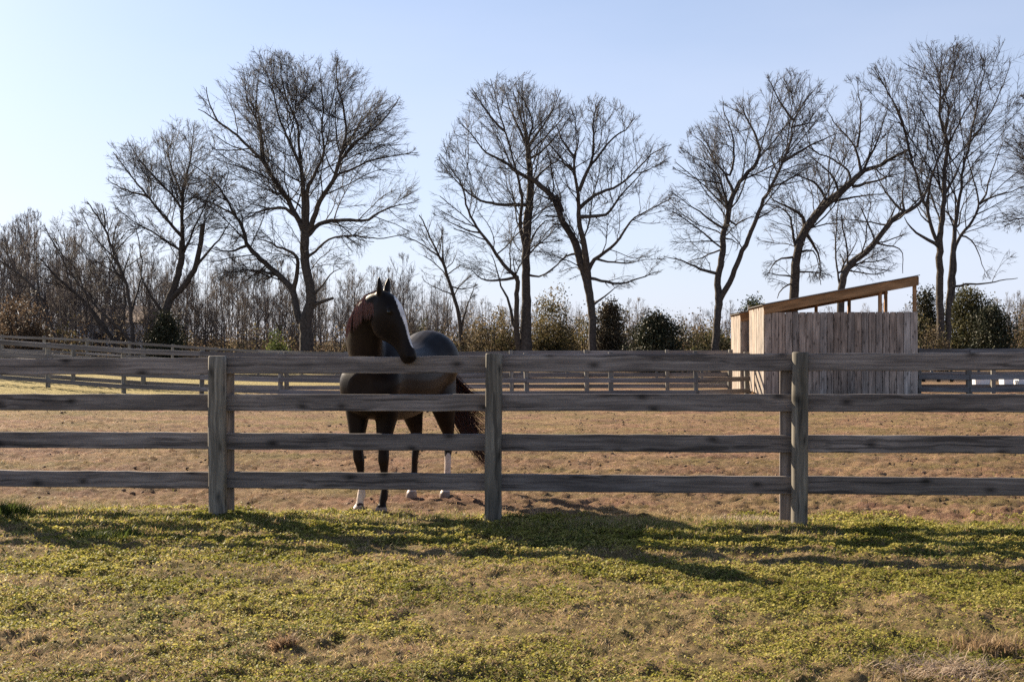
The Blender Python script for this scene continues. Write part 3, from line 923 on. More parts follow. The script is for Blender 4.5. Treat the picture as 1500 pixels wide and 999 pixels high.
def cone_tips(P0, P1, D, R0):
    """three-sided twig ends that run out to a point"""
    n = len(P0)
    ref = np.where(np.abs(D[:, 1:2]) > 0.9, np.array([[1.0, 0, 0]]), np.array([[0, 1.0, 0]]))
    x = np.cross(D, ref); x /= np.linalg.norm(x, axis=1, keepdims=True) + 1e-9
    y = np.cross(D, x)
    t = np.arange(3)*2*np.pi/3
    A_ = P0[:, None] + R0[:, None, None]*(x[:, None]*np.cos(t)[None, :, None] + y[:, None]*np.sin(t)[None, :, None])
    V_ = np.concatenate([A_, P1[:, None]], 1).reshape(-1, 3)
    b = (np.arange(n)*4)[:, None]
    F_ = np.concatenate([b+[[0, 1, 3]], b+[[1, 2, 3]], b+[[2, 0, 3]]])
    return V_, F_

def unit(a): return a/(np.linalg.norm(a, axis=-1, keepdims=True) + 1e-9)

def grow(limbs, poly, mpp, Ybase, dens, r, px0=0, py0=0, depth=0.75, y_wander=0.5, lmax=5.4, rmin=0.0100, sp=(0.50, 0.285, 0.14), up=(0.035, 0.015, 0.0), skip=0.36, step=0.4, lf=(0.55, 0.46, 0.46)):
    """limbs: pixel polylines [(x, y, w)], the first is the trunk. Three orders of side branches are grown
    from them inside the crown outline; returns trunk/limb/crown geometry in metres from (px0, py0)"""
    pl = np.array(poly, float)
    def inside(P, m=1.0):
        return in_poly(P[:, 0]/mpp + px0, py0 - P[:, 2]/mpp, poly)
    limbP, limbR, limbT = [], [], []
    allP = None
    out = {'limbs': []}
    for li, lm in enumerate(limbs):
        q = np.array([((x-px0)*mpp, (py0-y)*mpp, w*mpp/2) for (x, y, w) in lm], float)
        seg = np.hypot(np.diff(q[:, 0]), np.diff(q[:, 1])); cum = np.concatenate([[0], np.cumsum(seg)])
        n = max(3, int(cum[-1]/step) + 1)
        s_ = np.linspace(0, cum[-1], n)
        qq = np.stack([np.interp(s_, cum, q[:, i]) for i in range(3)], -1)
        if n > 4:
            qq[1:-1, :2] = 0.5*qq[1:-1, :2] + 0.25*(qq[:-2, :2]+qq[2:, :2])
            qq[1:-1, :2] += r.normal(0, 0.022, (n-2, 2))*step/0.4
        if li == 0:
            y = np.cumsum(r.normal(0, 0.015, n))
            P = np.stack([qq[:, 0], y, qq[:, 1]], -1)
        else:
            d = np.hypot(allP[:, 0]-qq[0, 0], allP[:, 2]-qq[0, 1])
            k = int(np.argmin(d))
            sl = r.uniform(-y_wander, y_wander)
            y = allP[k, 1] + sl*s_*(1-0.25*s_/max(s_[-1], .1)) + np.cumsum(r.normal(0, 0.03, n)); y[0] = allP[k, 1]
            P = np.stack([qq[:, 0], y, qq[:, 1]], -1)
            if d[k] > 0.05: 
                P = np.concatenate([allP[k:k+1], P]); qq = np.concatenate([qq[:1], qq])
        rad = qq[:, 2]
        T = unit(np.gradient(P, axis=0))
        limbP.append(P); limbR.append(rad); limbT.append(T)
        allP = P if allP is None else np.concatenate([allP, P])
        big = rad.max() > 0.12
        out['limbs'].append(tubes(P[:-1], P[1:], T[:-1], T[1:], rad[:-1], rad[1:], 10 if big else 6))
    ctr = np.array([((pl[:, 0].mean())-px0)*mpp, 0, (py0-pl[:, 1].max())*mpp + 0.25*(pl[:, 1].max()-pl[:, 1].min())*mpp])
    hwid = (pl[:, 0].max()-pl[:, 0].min())/2*mpp*depth*1.25
    # first order: start points along the limbs
    S0, D0, L0, R0 = [], [], [], []
    for li, (P, rad, T) in enumerate(zip(limbP, limbR, limbT)):
        cum = np.concatenate([[0], np.cumsum(np.linalg.norm(np.diff(P, axis=0), axis=1))])
        tot = cum[-1]
        a = tot*(skip if li == 0 else 0.12)
        m = int(max(1, (tot-a)/sp[0]*dens*r.uniform(.9, 1.1)))
        u = np.sort(r.uniform(a, tot, m))
        u = np.concatenate([u, [tot*0.97, tot*0.985, tot]])
        p = np.stack([np.interp(u, cum, P[:, i]) for i in range(3)], -1)
        t = unit(np.stack([np.interp(u, cum, T[:, i]) for i in range(3)], -1))
        rl = np.interp(u, cum, rad)
        ang = np.radians(r.normal(50, 13, len(u))); ang[-3:] = np.radians([25, 22, 8])
        perp = unit(np.cross(t, r.normal(0, 1, (len(u), 3))))
        d = t*np.cos(ang)[:, None] + perp*np.sin(ang)[:, None]
        fr = u/tot
        ln = np.minimum(lmax, max(1.6, lf[0]*tot)*(1.1-0.4*fr))*r.uniform(.5, 1.1, len(u))
        S0.append(p); D0.append(d); L0.append(ln); R0.append(np.minimum(rl*0.5, 0.010+0.0085*ln))
    S_, D_, L_, R_ = np.concatenate(S0), np.concatenate(D0), np.concatenate(L0), np.concatenate(R0)
    Vs, Fs, b = [], [], 0
    V3, F3 = [], []
    bt = 0
    for order in range(3):
        ns = (7, 4, 2)[order]
        n = len(S_)
        pts = np.zeros((n, ns+1, 3)); pts[:, 0] = S_
        alive = np.ones((n, ns), bool)
        d = D_.copy(); al = np.ones(n, bool)
        for k in range(ns):
            o = unit(pts[:, k]-ctr)*np.array([1, 0.6, 0.7])
            d = unit(d + np.array([0, 0, up[order]]) + o*0.13 + r.normal(0, (.13, .15, .18)[order], (n, 3)))
            q = pts[:, k] + d*(L_/ns)[:, None]
            ok = inside(q) & (np.abs(q[:, 1]) < hwid)
            if order == 2: ok |= r.random(n) < 0.5
            al &= ok
            alive[:, k] = al
            pts[:, k+1] = np.where(al[:, None], q, pts[:, k])
        tap = 1 - np.arange(ns+1)/ns*np.array([.62, .6, .5])[order]
        rad = np.maximum(R_[:, None]*tap[None], rmin*(1.0, .9, .7)[order])
        T = np.zeros_like(pts)
        T[:, :-1] = pts[:, 1:]-pts[:, :-1]; T[:, -1] = T[:, -2]
        T[:, 1:-1] = 0.5*(T[:, 1:-1]+T[:, :-2])
        T = unit(T)
        e = alive
        if order < 2:
            i, k = np.nonzero(e)
            V_, F_ = tubes(pts[i, k], pts[i, k+1], T[i, k], T[i, k+1], rad[i, k], rad[i, k+1], (5, 3)[order])
            Vs.append(V_); Fs.append(F_+b); b += len(V_)
        else:
            i = np.nonzero(e[:, 0])[0]
            end = pts[i, 2]
            dd_ = unit(end - pts[i, 0])
            tipV, tipF = cone_tips(pts[i, 0], end, dd_, rad[i, 0])
            break
        # next order
        lenr = alive.sum(1)/ns*L_
        m = r.poisson(lenr/sp[order+1]*dens*0.9) + 2
        m[lenr < 0.15] = 0
        par = np.repeat(np.arange(n), m)
        fr = np.clip(r.beta(1.5, 1.0, len(par)), 0.12, 1.0)
        last = np.concatenate([[True], par[1:] != par[:-1]])
        fr[last] = 1.0
        na = alive.sum(1)[par]
        u = fr*na
        k = np.minimum(u.astype(int), ns-1); f = (u-k)[:, None]
        S_ = pts[par, k]*(1-f) + pts[par, np.minimum(k+1, ns)]*f
        t = T[par, np.minimum(k, ns)]
        ang = np.radians(np.abs(r.normal(46, 15, len(par)))); ang[last] *= 0.3
        perp = unit(np.cross(t, r.normal(0, 1, (len(par), 3))))
        D_ = t*np.cos(ang)[:, None] + perp*np.sin(ang)[:, None]
        L_ = np.clip(lenr[par]*lf[order+1]*(1.3-0.6*fr)*r.uniform(.5, 1.25, len(par)), 0.30, 2.8)
        R_ = np.maximum(np.minimum(rad[par, k]*0.7, 0.007+0.0055*L_), rmin)
    qV, qF = np.concatenate(Vs), np.concatenate(Fs)
    out['q'] = (qV, qF); out['t'] = (tipV, tipF)
    out['crown'] = (np.concatenate([qV, tipV]), np.concatenate([qF[:, [0, 1, 2]], qF[:, [0, 2, 3]], tipF+len(qV)]))
    return out

NTREE = 0
def bare_tree(label, Y, limbs, poly, dens, base, seed, name='bare_tree', group=None, mat=None, twm=None, **kw):
    global NTREE
    r = np.random.default_rng(seed)
    mpp = Y/F_PX
    x = (base[0]-750)*mpp
    z0 = float(ground_z(x, Y))
    ztr = CAM_H - (base[1]-500)*mpp
    # extend the trunk down to the ground
    g = grow(limbs, poly, mpp, Y, dens, r, px0=base[0], py0=base[1], **kw)
    t = thing(name, label, 'tree', (x, Y, z0), 0, group)
    dz = ztr - z0
    sh = np.array([0, 0, dz])
    for i, (V_, F_) in enumerate(g['limbs']):
        if i == 0:
            # root flare down into the soil
            rb = limbs[0][0][2]*mpp/2
            P0 = np.array([[0, 0, -0.4-dz], [0, 0, 0.35-dz]]); P1 = np.array([[0, 0, 0.35-dz], [0, 0, 0.02]])
            if P1[1, 2] - P1[0, 2] < 0.1:
                P0, P1 = P0[:1], np.array([[0, 0, 0.02]])
            n = len(P0)
            Dz = np.tile([[0, 0, 1.0]], (n, 1))
            R0 = np.array([rb*1.5, rb*1.12])[:n]; R1 = np.array([rb*1.12, rb])[:n] if n == 2 else np.array([rb])
            V2, F2 = tubes(P0, P1, Dz, Dz, R0, R1, 10)
            F_ = np.concatenate([F_, F2+len(V_)]); V_ = np.concatenate([V_, V2])
        obj('trunk' if i == 0 else 'limb', mesh_np('trunk' if i == 0 else 'limb', V_+sh, F_, mat or M_BARK, True), t)
    if g['crown']:
        obj('crown', mesh_np('crown', g['crown'][0]+sh, g['crown'][1], twm or M_TWIG, True), t)
    return t

W = lambda w0, w1, pts: [(x, y, w0+(min(w1, 1.0 if w1 <= 3 else w1)-w0)*(i/max(len(pts)-1, 1))**0.8) for i, (x, y) in enumerate(pts)]

# the broad oak left of the horse
bare_tree('broad bare oak with a forked trunk just left of the horse', 78, [
    [(449, 514, 21), (449, 487, 18), (446, 470, 19), (455, 450, 15), (455, 419, 13.5), (447, 392, 13), (446, 355, 13.5), (447, 338, 12)],
    W(9, 3, [(447, 340), (446, 311), (446, 272), (442, 243), (434, 229), (424, 205), (412, 176), (405, 139), (407, 98)]),
    W(5, 2, [(442, 243), (441, 215), (440, 186), (424, 152), (417, 123), (415, 92)]),
    W(9, 2, [(446, 342), (434, 316), (415, 282), (395, 253), (383, 234), (359, 210), (335, 190), (316, 176), (304, 147), (302, 128)]),
    W(5, 2, [(383, 234), (380, 210), (377, 186), (369, 169), (354, 145), (350, 116), (348, 104)]),
    W(3, 1.5, [(369, 169), (372, 140), (376, 109)]),
    W(3, 1.5, [(335, 190), (316, 176), (298, 165), (285, 157)]),
    W(8, 2, [(447, 340), (452, 311), (451, 277), (460, 267), (470, 247), (480, 230), (477, 195), (480, 167), (475, 112)]),
    W(10, 2, [(447, 345), (457, 330), (470, 295), (490, 270), (500, 240), (512, 200), (507, 162), (500, 137), (497, 102)]),
    W(5, 2, [(500, 240), (522, 212), (552, 190), (575, 165), (585, 147)]),
    W(4, 1.5, [(495, 260), (515, 250), (545, 235), (575, 227), (600, 222)]),
    W(8, 2, [(448, 348), (467, 325), (505, 320), (535, 322), (550, 310), (575, 297), (602, 292)]),
    W(13, 3, [(446, 470), (440, 476), (432, 452), (426, 428), (421, 417), (403, 403), (385, 388), (363, 368), (350, 357), (348, 342), (339, 320), (330, 310), (318, 288), (305, 268), (289, 250), (267, 234), (251, 225)]),
    W(4, 1.5, [(330, 310), (312, 299), (287, 288), (258, 277)]),
    W(8, 2, [(426, 428), (432, 403), (436, 377), (421, 366), (403, 362), (392, 353), (372, 351)]),
    W(5, 2, [(455, 440), (462, 428), (478, 417), (484, 401), (500, 395)]),
    W(7, 4, [(457, 448), (470, 443), (489, 437)]),
    W(4, 2, [(403, 403), (387, 397), (354, 394), (310, 400)]),
    W(6, 2, [(440, 325), (420, 305), (394, 309), (376, 318), (359, 331)]),
    W(5, 2, [(350, 357), (335, 364), (315, 366), (296, 360)]),
    W(5, 2, [(447, 380), (460, 372), (480, 352), (515, 345), (560, 352), (600, 345)]),
], [(283, 150), (300, 122), (345, 95), (372, 100), (400, 86), (425, 80), (450, 105), (475, 95), (500, 95), (545, 118), (592, 148), (598, 185), (612, 225), (615, 262), (608, 300), (600, 345), (545, 345), (500, 400), (470, 410), (420, 398), (380, 415), (310, 410), (285, 370), (250, 250), (262, 230), (300, 230), (315, 200)],
   1.0, (449, 516), 21, depth=0.7, y_wander=0.45)

bare_tree('many-stemmed bare tree with a rounded crown left of the oak', 84, [
    [(222, 512, 17), (226, 500, 15), (232, 480, 14), (240, 459, 13), (247, 441, 12), (258, 410, 10), (266, 373, 9.5), (266, 353, 9)],
    W(6, 2, [(266, 355), (263, 324), (262, 306), (258, 281), (247, 258), (236, 234), (229, 198)]),
    W(6, 2, [(264, 345), (260, 340), (240, 317), (222, 292), (204, 270), (186, 245), (173, 227)]),
    W(6, 2, [(267, 351), (269, 313), (274, 279), (283, 252), (289, 234), (292, 207)]),
    W(9, 7, [(247, 441), (271, 421), (291, 392), (299, 362), (304, 331)]),
    W(5, 2, [(268, 370), (276, 360), (289, 333), (305, 310), (316, 286)]),
    W(4, 1.5, [(264, 368), (247, 357), (222, 339), (195, 326), (173, 308)]),
    W(4, 1.5, [(222, 292), (205, 285), (185, 280), (168, 270)]),
    W(4, 1.5, [(262, 306), (250, 285), (228, 262), (205, 235), (195, 215)]),
    W(5, 2, [(291, 392), (310, 372), (330, 350), (345, 325)]),
    W(6, 2, [(240, 459), (225, 440), (212, 410), (205, 380)]),
], [(163, 245), (173, 222), (205, 205), (232, 186), (262, 176), (300, 186), (330, 215), (338, 260), (330, 320), (290, 380), (250, 390), (225, 372), (172, 325), (163, 285)],
   1.25, (222, 513), 22, depth=0.75)

bare_tree('slim leaning bare tree directly behind the horse', 80, [
    [(677, 513, 6.5), (674, 482, 6), (671, 454, 5.5), (662, 425, 5), (656, 406, 4.5), (648, 383, 4), (639, 368, 3), (631, 351, 2.5), (622, 330, 2), (614, 316, 1.5)],
    W(2.5, 1.2, [(645, 378), (630, 366), (608, 353), (584, 347)]),
    W(3.5, 1.2, [(676, 484), (681, 461), (687, 444), (694, 425)]),
    W(2.5, 1.2, [(664, 433), (656, 429), (640, 424), (624, 414)]),
    W(2.5, 1.2, [(660, 420), (680, 426), (700, 417)]),
    W(2.5, 1.2, [(648, 383), (650, 360), (648, 345)]),
], [(582, 345), (605, 320), (635, 318), (655, 340), (690, 400), (705, 425), (690, 450), (650, 430), (622, 420), (610, 375)], 1.0, (677, 514), 23, depth=0.6)

bare_tree('tall bare tree of several stems rising behind the second post', 76, [
    [(770, 514, 19), (770, 476, 16), (771, 432, 13), (771, 399, 12), (770, 366, 12), (772, 333, 13), (776, 300, 11), (778, 268, 10), (776, 248, 8.5), (773, 220, 7.5), (770, 196, 5)],
    W(4, 1.5, [(772, 214), (782, 186), (772, 158), (756, 132)]),
    W(5, 1.5, [(775, 216), (784, 200), (796, 186), (810, 160), (814, 140)]),
    W(9, 2, [(760, 514), (757, 487), (756, 443), (759, 406), (750, 403), (735, 388), (721, 366), (706, 346), (691, 324), (684, 300), (680, 276), (666, 260), (648, 236)]),
    W(6, 3, [(757, 490), (750, 467), (746, 441), (735, 423), (728, 395), (721, 375)]),
    W(7, 1.5, [(770, 366), (766, 355), (760, 329), (766, 300), (760, 272), (754, 248), (740, 204), (730, 170), (720, 134)]),
    W(6, 1.5, [(774, 301), (745, 302), (720, 301), (702, 296), (684, 284), (672, 272), (646, 240)]),
    W(6, 1.5, [(776, 264), (756, 254), (740, 240), (720, 232), (710, 226), (690, 200), (676, 186)]),
    W(4, 1.5, [(779, 270), (796, 250), (816, 238), (835, 215)]),
    W(4, 1.5, [(772, 372), (781, 344), (794, 326), (816, 322)]),
    W(4, 1.5, [(772, 403), (785, 407), (798, 405), (816, 390), (831, 372)]),
    W(5, 1.5, [(759, 408), (728, 414), (708, 414), (693, 399)]),
    W(4, 1.5, [(740, 204), (722, 190), (705, 165), (695, 150)]),
    W(5, 2, [(773, 220), (762, 190), (748, 165), (742, 140)]),
    W(3, 1.2, [(706, 346), (690, 345), (668, 335), (652, 325)]),
    W(4, 1.5, [(774, 235), (795, 222), (818, 195), (836, 170)]),
], [(632, 300), (640, 240), (662, 205), (680, 165), (700, 140), (740, 122), (790, 122), (832, 140), (852, 195), (838, 250), (822, 330), (830, 380), (800, 408), (770, 400), (700, 420), (650, 365)],
   1.0, (768, 514), 24, depth=0.7)

bare_tree('bare tree with long crossing limbs right of the second post', 74, [
    [(868, 514, 11.5), (867, 460, 11), (863, 432, 11.5), (860, 410, 13), (852, 386, 13), (844, 360, 11), (838, 346, 10), (824, 328, 9), (820, 314, 9), (814, 296, 8), (800, 280, 8), (786, 268, 7), (772, 258, 5)],
    W(11, 3, [(861, 410), (858, 380), (852, 350), (846, 330), (846, 308), (844, 284), (838, 260), (838, 240), (844, 220), (840, 200)]),
    W(6, 2, [(846, 286), (856, 260), (866, 240), (866, 200), (866, 174), (880, 152)]),
    W(4, 1.5, [(858, 256), (880, 226), (900, 202), (920, 192), (928, 170)]),
    W(6, 1.5, [(847, 310), (866, 292), (888, 282), (908, 274), (930, 252), (952, 228), (976, 214)]),
    W(6, 1.5, [(848, 322), (870, 322), (888, 321), (896, 304), (908, 290), (920, 276), (938, 258)]),
    W(7, 1.5, [(861, 398), (870, 380), (886, 372), (902, 358), (916, 336), (924, 322), (950, 310), (980, 294)]),
    W(4, 1.5, [(872, 380), (890, 386), (920, 388), (944, 382)]),
    W(5, 1.5, [(862, 408), (884, 412), (908, 418), (928, 410), (952, 402), (966, 398)]),
    W(4, 1.5, [(848, 372), (830, 373), (816, 390), (800, 402)]),
    W(4, 1.5, [(868, 448), (888, 434), (904, 420)]),
    W(6, 4, [(824, 310), (820, 298), (815, 286)]),
    W(4, 1.5, [(814, 296), (800, 290), (782, 282)]),
    W(4, 1.5, [(838, 240), (825, 225), (815, 205), (810, 190)]),
    W(4, 1.5, [(838, 258), (820, 246), (805, 238)]),
], [(795, 210), (835, 165), (870, 152), (905, 150), (935, 175), (955, 195), (982, 210), (985, 262), (975, 320), (972, 398), (920, 425), (870, 420), (830, 410), (792, 395), (800, 300)],
   1.0, (868, 515), 25, depth=0.7)

bare_tree('two-stemmed bare tree just left of the plank shed', 72, [
    [(1048, 514, 12), (1050, 467, 10.5), (1054, 437, 11.5), (1051, 410, 9.5), (1057, 384, 9.5), (1059, 348, 8.5), (1065, 320, 8), (1070, 300, 7.5), (1074, 284, 7), (1082, 268, 6), (1098, 252, 5.5), (1112, 236, 5), (1114, 220, 4), (1108, 196, 3), (1098, 184, 2.5), (1088, 160, 2)],
    W(10, 2, [(1054, 440), (1058, 432), (1067, 415), (1078, 381), (1089, 355), (1100, 326), (1104, 310), (1110, 296), (1122, 272), (1134, 244), (1142, 220), (1144, 190), (1156, 168), (1170, 152)]),
    W(5, 1.5, [(1074, 282), (1068, 260), (1060, 248), (1048, 232), (1038, 210), (1024, 196)]),
    W(4, 1.5, [(1071, 256), (1080, 232), (1082, 200), (1078, 176), (1070, 156), (1070, 138)]),
    W(4, 1.5, [(1066, 312), (1060, 280), (1056, 264), (1036, 240), (1010, 228)]),
    W(3, 1.5, [(1058, 270), (1040, 266), (1020, 264), (990, 248)]),
    W(5, 1.5, [(1134, 246), (1156, 234), (1182, 218), (1208, 208)]),
    W(4, 1.5, [(1142, 190), (1130, 176), (1116, 154), (1108, 138)]),
    W(5, 1.5, [(1053, 402), (1023, 396), (1010, 388), (994, 381), (970, 378)]),
    W(3, 1.5, [(1057, 366), (1036, 375), (1010, 384)]),
    W(4, 1.5, [(1058, 334), (1040, 326), (1025, 311), (1007, 302), (990, 290)]),
    W(3, 2, [(1062, 350), (1072, 352), (1079, 358)]),
    W(3, 1.5, [(1100, 326), (1115, 318), (1135, 305)]),
    W(3, 1.5, [(1145, 200), (1160, 196), (1178, 192)]),
    W(3, 1.5, [(1078, 330), (1090, 322), (1104, 318)]),
], [(982, 255), (1000, 200), (1030, 168), (1060, 142), (1105, 130), (1140, 116), (1180, 130), (1195, 190), (1175, 260), (1130, 320), (1100, 330), (1055, 405), (985, 392), (972, 320)],
   1.05, (1048, 515), 26, depth=0.7)

bare_tree('thick bare tree leaning right behind the shed roof', 76, [
    [(1161, 514, 15), (1162, 460, 14.5), (1163, 433, 14), (1165, 397, 13.5), (1169, 370, 12), (1172, 352, 12), (1179, 338, 12.5), (1192, 320, 12.5), (1206, 302, 12.5), (1221, 291, 11.5), (1237, 277, 10), (1250, 265, 9), (1265, 250, 7), (1290, 244, 5), (1307, 232, 4), (1331, 219, 3)],
    W(5, 1.5, [(1262, 252), (1259, 232), (1257, 217), (1243, 197), (1226, 177), (1217, 159)]),
    W(4, 1.5, [(1258, 215), (1262, 190), (1262, 160), (1258, 125)]),
    W(4, 1.5, [(1246, 267), (1248, 250), (1237, 243), (1228, 232), (1204, 221), (1193, 212), (1190, 192), (1180, 165)]),
    W(4, 1.5, [(1228, 281), (1226, 267), (1215, 254), (1199, 241), (1179, 225)]),
    W(5, 1.5, [(1211, 297), (1201, 278), (1184, 263), (1165, 260), (1149, 254)]),
    W(5, 1.5, [(1250, 274), (1287, 265), (1329, 250)]),
    W(4, 1.5, [(1221, 296), (1259, 289), (1296, 285)]),
    W(7, 2, [(1179, 338), (1179, 320), (1170, 309), (1152, 300), (1138, 294), (1131, 284)]),
    W(5, 1.5, [(1167, 366), (1162, 348), (1160, 325), (1156, 312), (1145, 302), (1120, 300)]),
    W(4, 1.5, [(1165, 377), (1147, 377), (1134, 384), (1127, 401)]),
    W(6, 1.5, [(1180, 340), (1192, 356), (1201, 370), (1205, 386), (1208, 417)]),
    W(4, 1.5, [(1172, 370), (1187, 363), (1194, 374), (1197, 397)]),
    W(3, 1.5, [(1170, 399), (1196, 398), (1221, 404)]),
    W(3, 1.5, [(1163, 406), (1142, 404), (1120, 399)]),
    W(3, 1.5, [(1162, 415), (1143, 422), (1136, 438)]),
    W(4, 1.5, [(1266, 248), (1275, 225), (1285, 195), (1290, 165)]),
], [(1165, 230), (1185, 180), (1205, 150), (1235, 112), (1265, 112), (1300, 160), (1325, 215), (1335, 250), (1300, 300), (1230, 300), (1215, 410), (1130, 430), (1118, 395), (1120, 300), (1150, 250)],
   1.0, (1161, 515), 27, depth=0.7)

bare_tree('crooked bare tree bending right over the shed roof', 70, [
    [(1230, 514, 11), (1231, 450, 11), (1233, 419, 10.5), (1235, 402, 10.5), (1246, 386, 10), (1264, 374, 9), (1282, 357, 8.5), (1291, 343, 7.5), (1304, 327, 7), (1315, 316, 6.5), (1327, 312, 6), (1340, 307, 5), (1354, 291, 4), (1362, 270, 3)],
    W(5, 1.5, [(1327, 311), (1318, 305), (1307, 291), (1298, 280), (1290, 262), (1280, 235)]),
    W(4, 1.5, [(1326, 310), (1324, 291), (1327, 280), (1335, 250), (1338, 220)]),
    W(3, 1.5, [(1284, 357), (1305, 359), (1324, 361), (1331, 368), (1334, 399)]),
    W(3.5, 1.5, [(1231, 420), (1228, 404), (1226, 361), (1228, 334), (1228, 307), (1232, 290)]),
    W(3.5, 1.5, [(1234, 398), (1237, 384), (1255, 368), (1262, 350)]),
    W(3, 1.5, [(1300, 330), (1285, 328), (1265, 322), (1240, 320)]),
    W(3, 1.5, [(1240, 396), (1260, 398), (1290, 402), (1310, 395)]),
], [(1225, 300), (1260, 290), (1285, 225), (1330, 205), (1365, 230), (1370, 290), (1335, 320), (1320, 390), (1290, 410), (1240, 405), (1222, 350)],
   1.05, (1230, 515), 28, depth=0.6)

bare_tree('tall fan-shaped bare tree with several trunks right of the shed', 74, [
    [(1378, 508, 12), (1377, 448, 11), (1376, 400, 10.5), (1376, 359, 10), (1379, 333, 8), (1383, 294, 7), (1383, 245, 6), (1389, 213, 5), (1377, 181, 4), (1376, 148, 3), (1377, 105, 2)],
    W(9, 2, [(1388, 508), (1389, 448), (1395, 376), (1400, 328), (1403, 304), (1407, 289), (1410, 254), (1421, 208), (1430, 162), (1437, 134), (1444, 84)]),
    W(8, 2, [(1389, 450), (1395, 443), (1400, 400), (1400, 369), (1410, 345), (1429, 326), (1439, 304), (1442, 296), (1435, 266), (1426, 231), (1424, 208)]),
    W(4, 1.5, [(1441, 298), (1453, 284), (1467, 250), (1490, 201)]),
    W(4, 1.5, [(1443, 296), (1455, 288), (1474, 284), (1500, 273)]),
    W(8, 3, [(1376, 362), (1371, 357), (1350, 347), (1333, 333), (1326, 318)]),
    W(7, 1.5, [(1375, 356), (1370, 352), (1364, 328), (1359, 299), (1352, 284), (1345, 245), (1338, 213), (1327, 162), (1313, 137), (1290, 91)]),
    W(4, 1.5, [(1341, 227), (1322, 181), (1299, 141), (1269, 105)]),
    W(4, 1.5, [(1360, 300), (1361, 254), (1373, 220), (1375, 167), (1357, 128), (1338, 91)]),
    W(5, 1.5, [(1382, 289), (1396, 264), (1407, 245), (1420, 215)]),
    W(4, 1.5, [(1390, 422), (1424, 415), (1448, 416), (1472, 410), (1500, 407)]),
    W(3, 1.5, [(1377, 148), (1390, 120), (1399, 75)]),
    W(3, 1.5, [(1389, 213), (1402, 180), (1415, 150), (1425, 110)]),
    W(3, 1.5, [(1425, 210), (1445, 185), (1462, 140), (1472, 100)]),
    W(3, 1.5, [(1376, 167), (1362, 150), (1345, 130)]),
    W(3, 1.5, [(1410, 345), (1430, 350), (1440, 370), (1450, 395)]),
    W(3, 1.5, [(1364, 328), (1352, 318), (1340, 290)]),
], [(1265, 105), (1290, 84), (1340, 80), (1400, 70), (1445, 76), (1475, 95), (1492, 150), (1505, 230), (1505, 320), (1490, 405), (1440, 410), (1400, 340), (1355, 330), (1325, 260), (1300, 180)],
   0.82, (1378, 510), 29, depth=0.65)

bare_tree('bare tree at the edge of the photo, only its left branches in view', 80, [
    [(1578, 514, 16), (1576, 440, 14), (1572, 380, 12), (1570, 320, 10), (1572, 250, 8), (1565, 180, 5), (1570, 120, 3)],
    W(6, 1.5, [(1571, 330), (1540, 320), (1510, 318), (1475, 325)]),
    W(6, 1.5, [(1570, 290), (1545, 250), (1520, 215), (1490, 190)]),
    W(5, 1.5, [(1572, 250), (1600, 210), (1630, 170)]),
    W(5, 1.5, [(1570, 230), (1545, 190), (1520, 160), (1495, 140)]),
    W(5, 1.5, [(1571, 340), (1610, 310), (1650, 290)]),
], [(1472, 330), (1480, 280), (1485, 190), (1495, 135), (1550, 105), (1620, 120), (1660, 200), (1660, 300), (1600, 350), (1520, 350)],
   1.5, (1578, 515), 31, depth=0.7)

# leaning scrub trees on the left
bare_tree('thin stems fanning left from one base, left of the rounded tree', 80, [
    [(193, 512, 7), (195, 498, 6.5), (192, 459, 5.5), (186, 418, 4.5), (173, 386, 4), (154, 334, 3), (128, 296, 1.5)],
    W(5.5, 1.5, [(192, 505), (189, 495), (165, 470), (144, 447), (125, 420), (106, 392), (92, 362), (80, 338)]),
    W(4, 1.5, [(192, 460), (197, 430), (200, 395), (190, 350), (180, 320)]),
    W(3, 1.5, [(173, 386), (160, 372), (140, 355), (120, 330), (112, 310)]),
    W(3, 1.5, [(186, 418), (170, 400), (150, 390), (130, 375)]),
    W(3, 1.5, [(154, 334), (150, 310), (146, 298)]),
], [(78, 335), (105, 310), (128, 292), (165, 310), (200, 345), (212, 400), (195, 440), (150, 440), (105, 400), (85, 370)], 1.1, (193, 513), 32, depth=0.6)
bare_tree('leaning scrub tree with three low stems beside the white house', 83, [
    [(168, 512, 6), (163, 493, 5.5), (146, 470, 5), (128, 447, 4.5), (105, 425, 4), (80, 405, 3), (60, 380, 1.5)],
    W(4, 1.5, [(164, 495), (150, 480), (138, 455), (132, 425), (122, 395), (100, 370), (88, 350)]),
    W(3, 1.5, [(105, 425), (95, 400), (85, 375), (70, 345)]),
    W(4, 1.5, [(166, 500), (178, 470), (180, 440), (172, 410)]),
], [(50, 375), (65, 340), (100, 335), (130, 370), (178, 405), (182, 445), (150, 460), (110, 440), (70, 420)], 1.0, (168, 513), 33, depth=0.6)
bare_tree('bent thin trunk arching left over the brown bramble', 78, [
    [(82, 512, 5), (80, 495, 4.5), (74, 472, 4.5), (58, 434, 4), (40, 412, 3.5), (26, 402, 3), (0, 382, 2), (-18, 372, 1.5)],
    W(2.5, 1.2, [(58, 434), (50, 410), (46, 388)]),
    W(2.5, 1.2, [(26, 402), (15, 385), (10, 360)]),
], [(-25, 380), (0, 355), (40, 370), (62, 405), (60, 440), (30, 425), (0, 405)], 1.0, (82, 513), 34, depth=0.6)

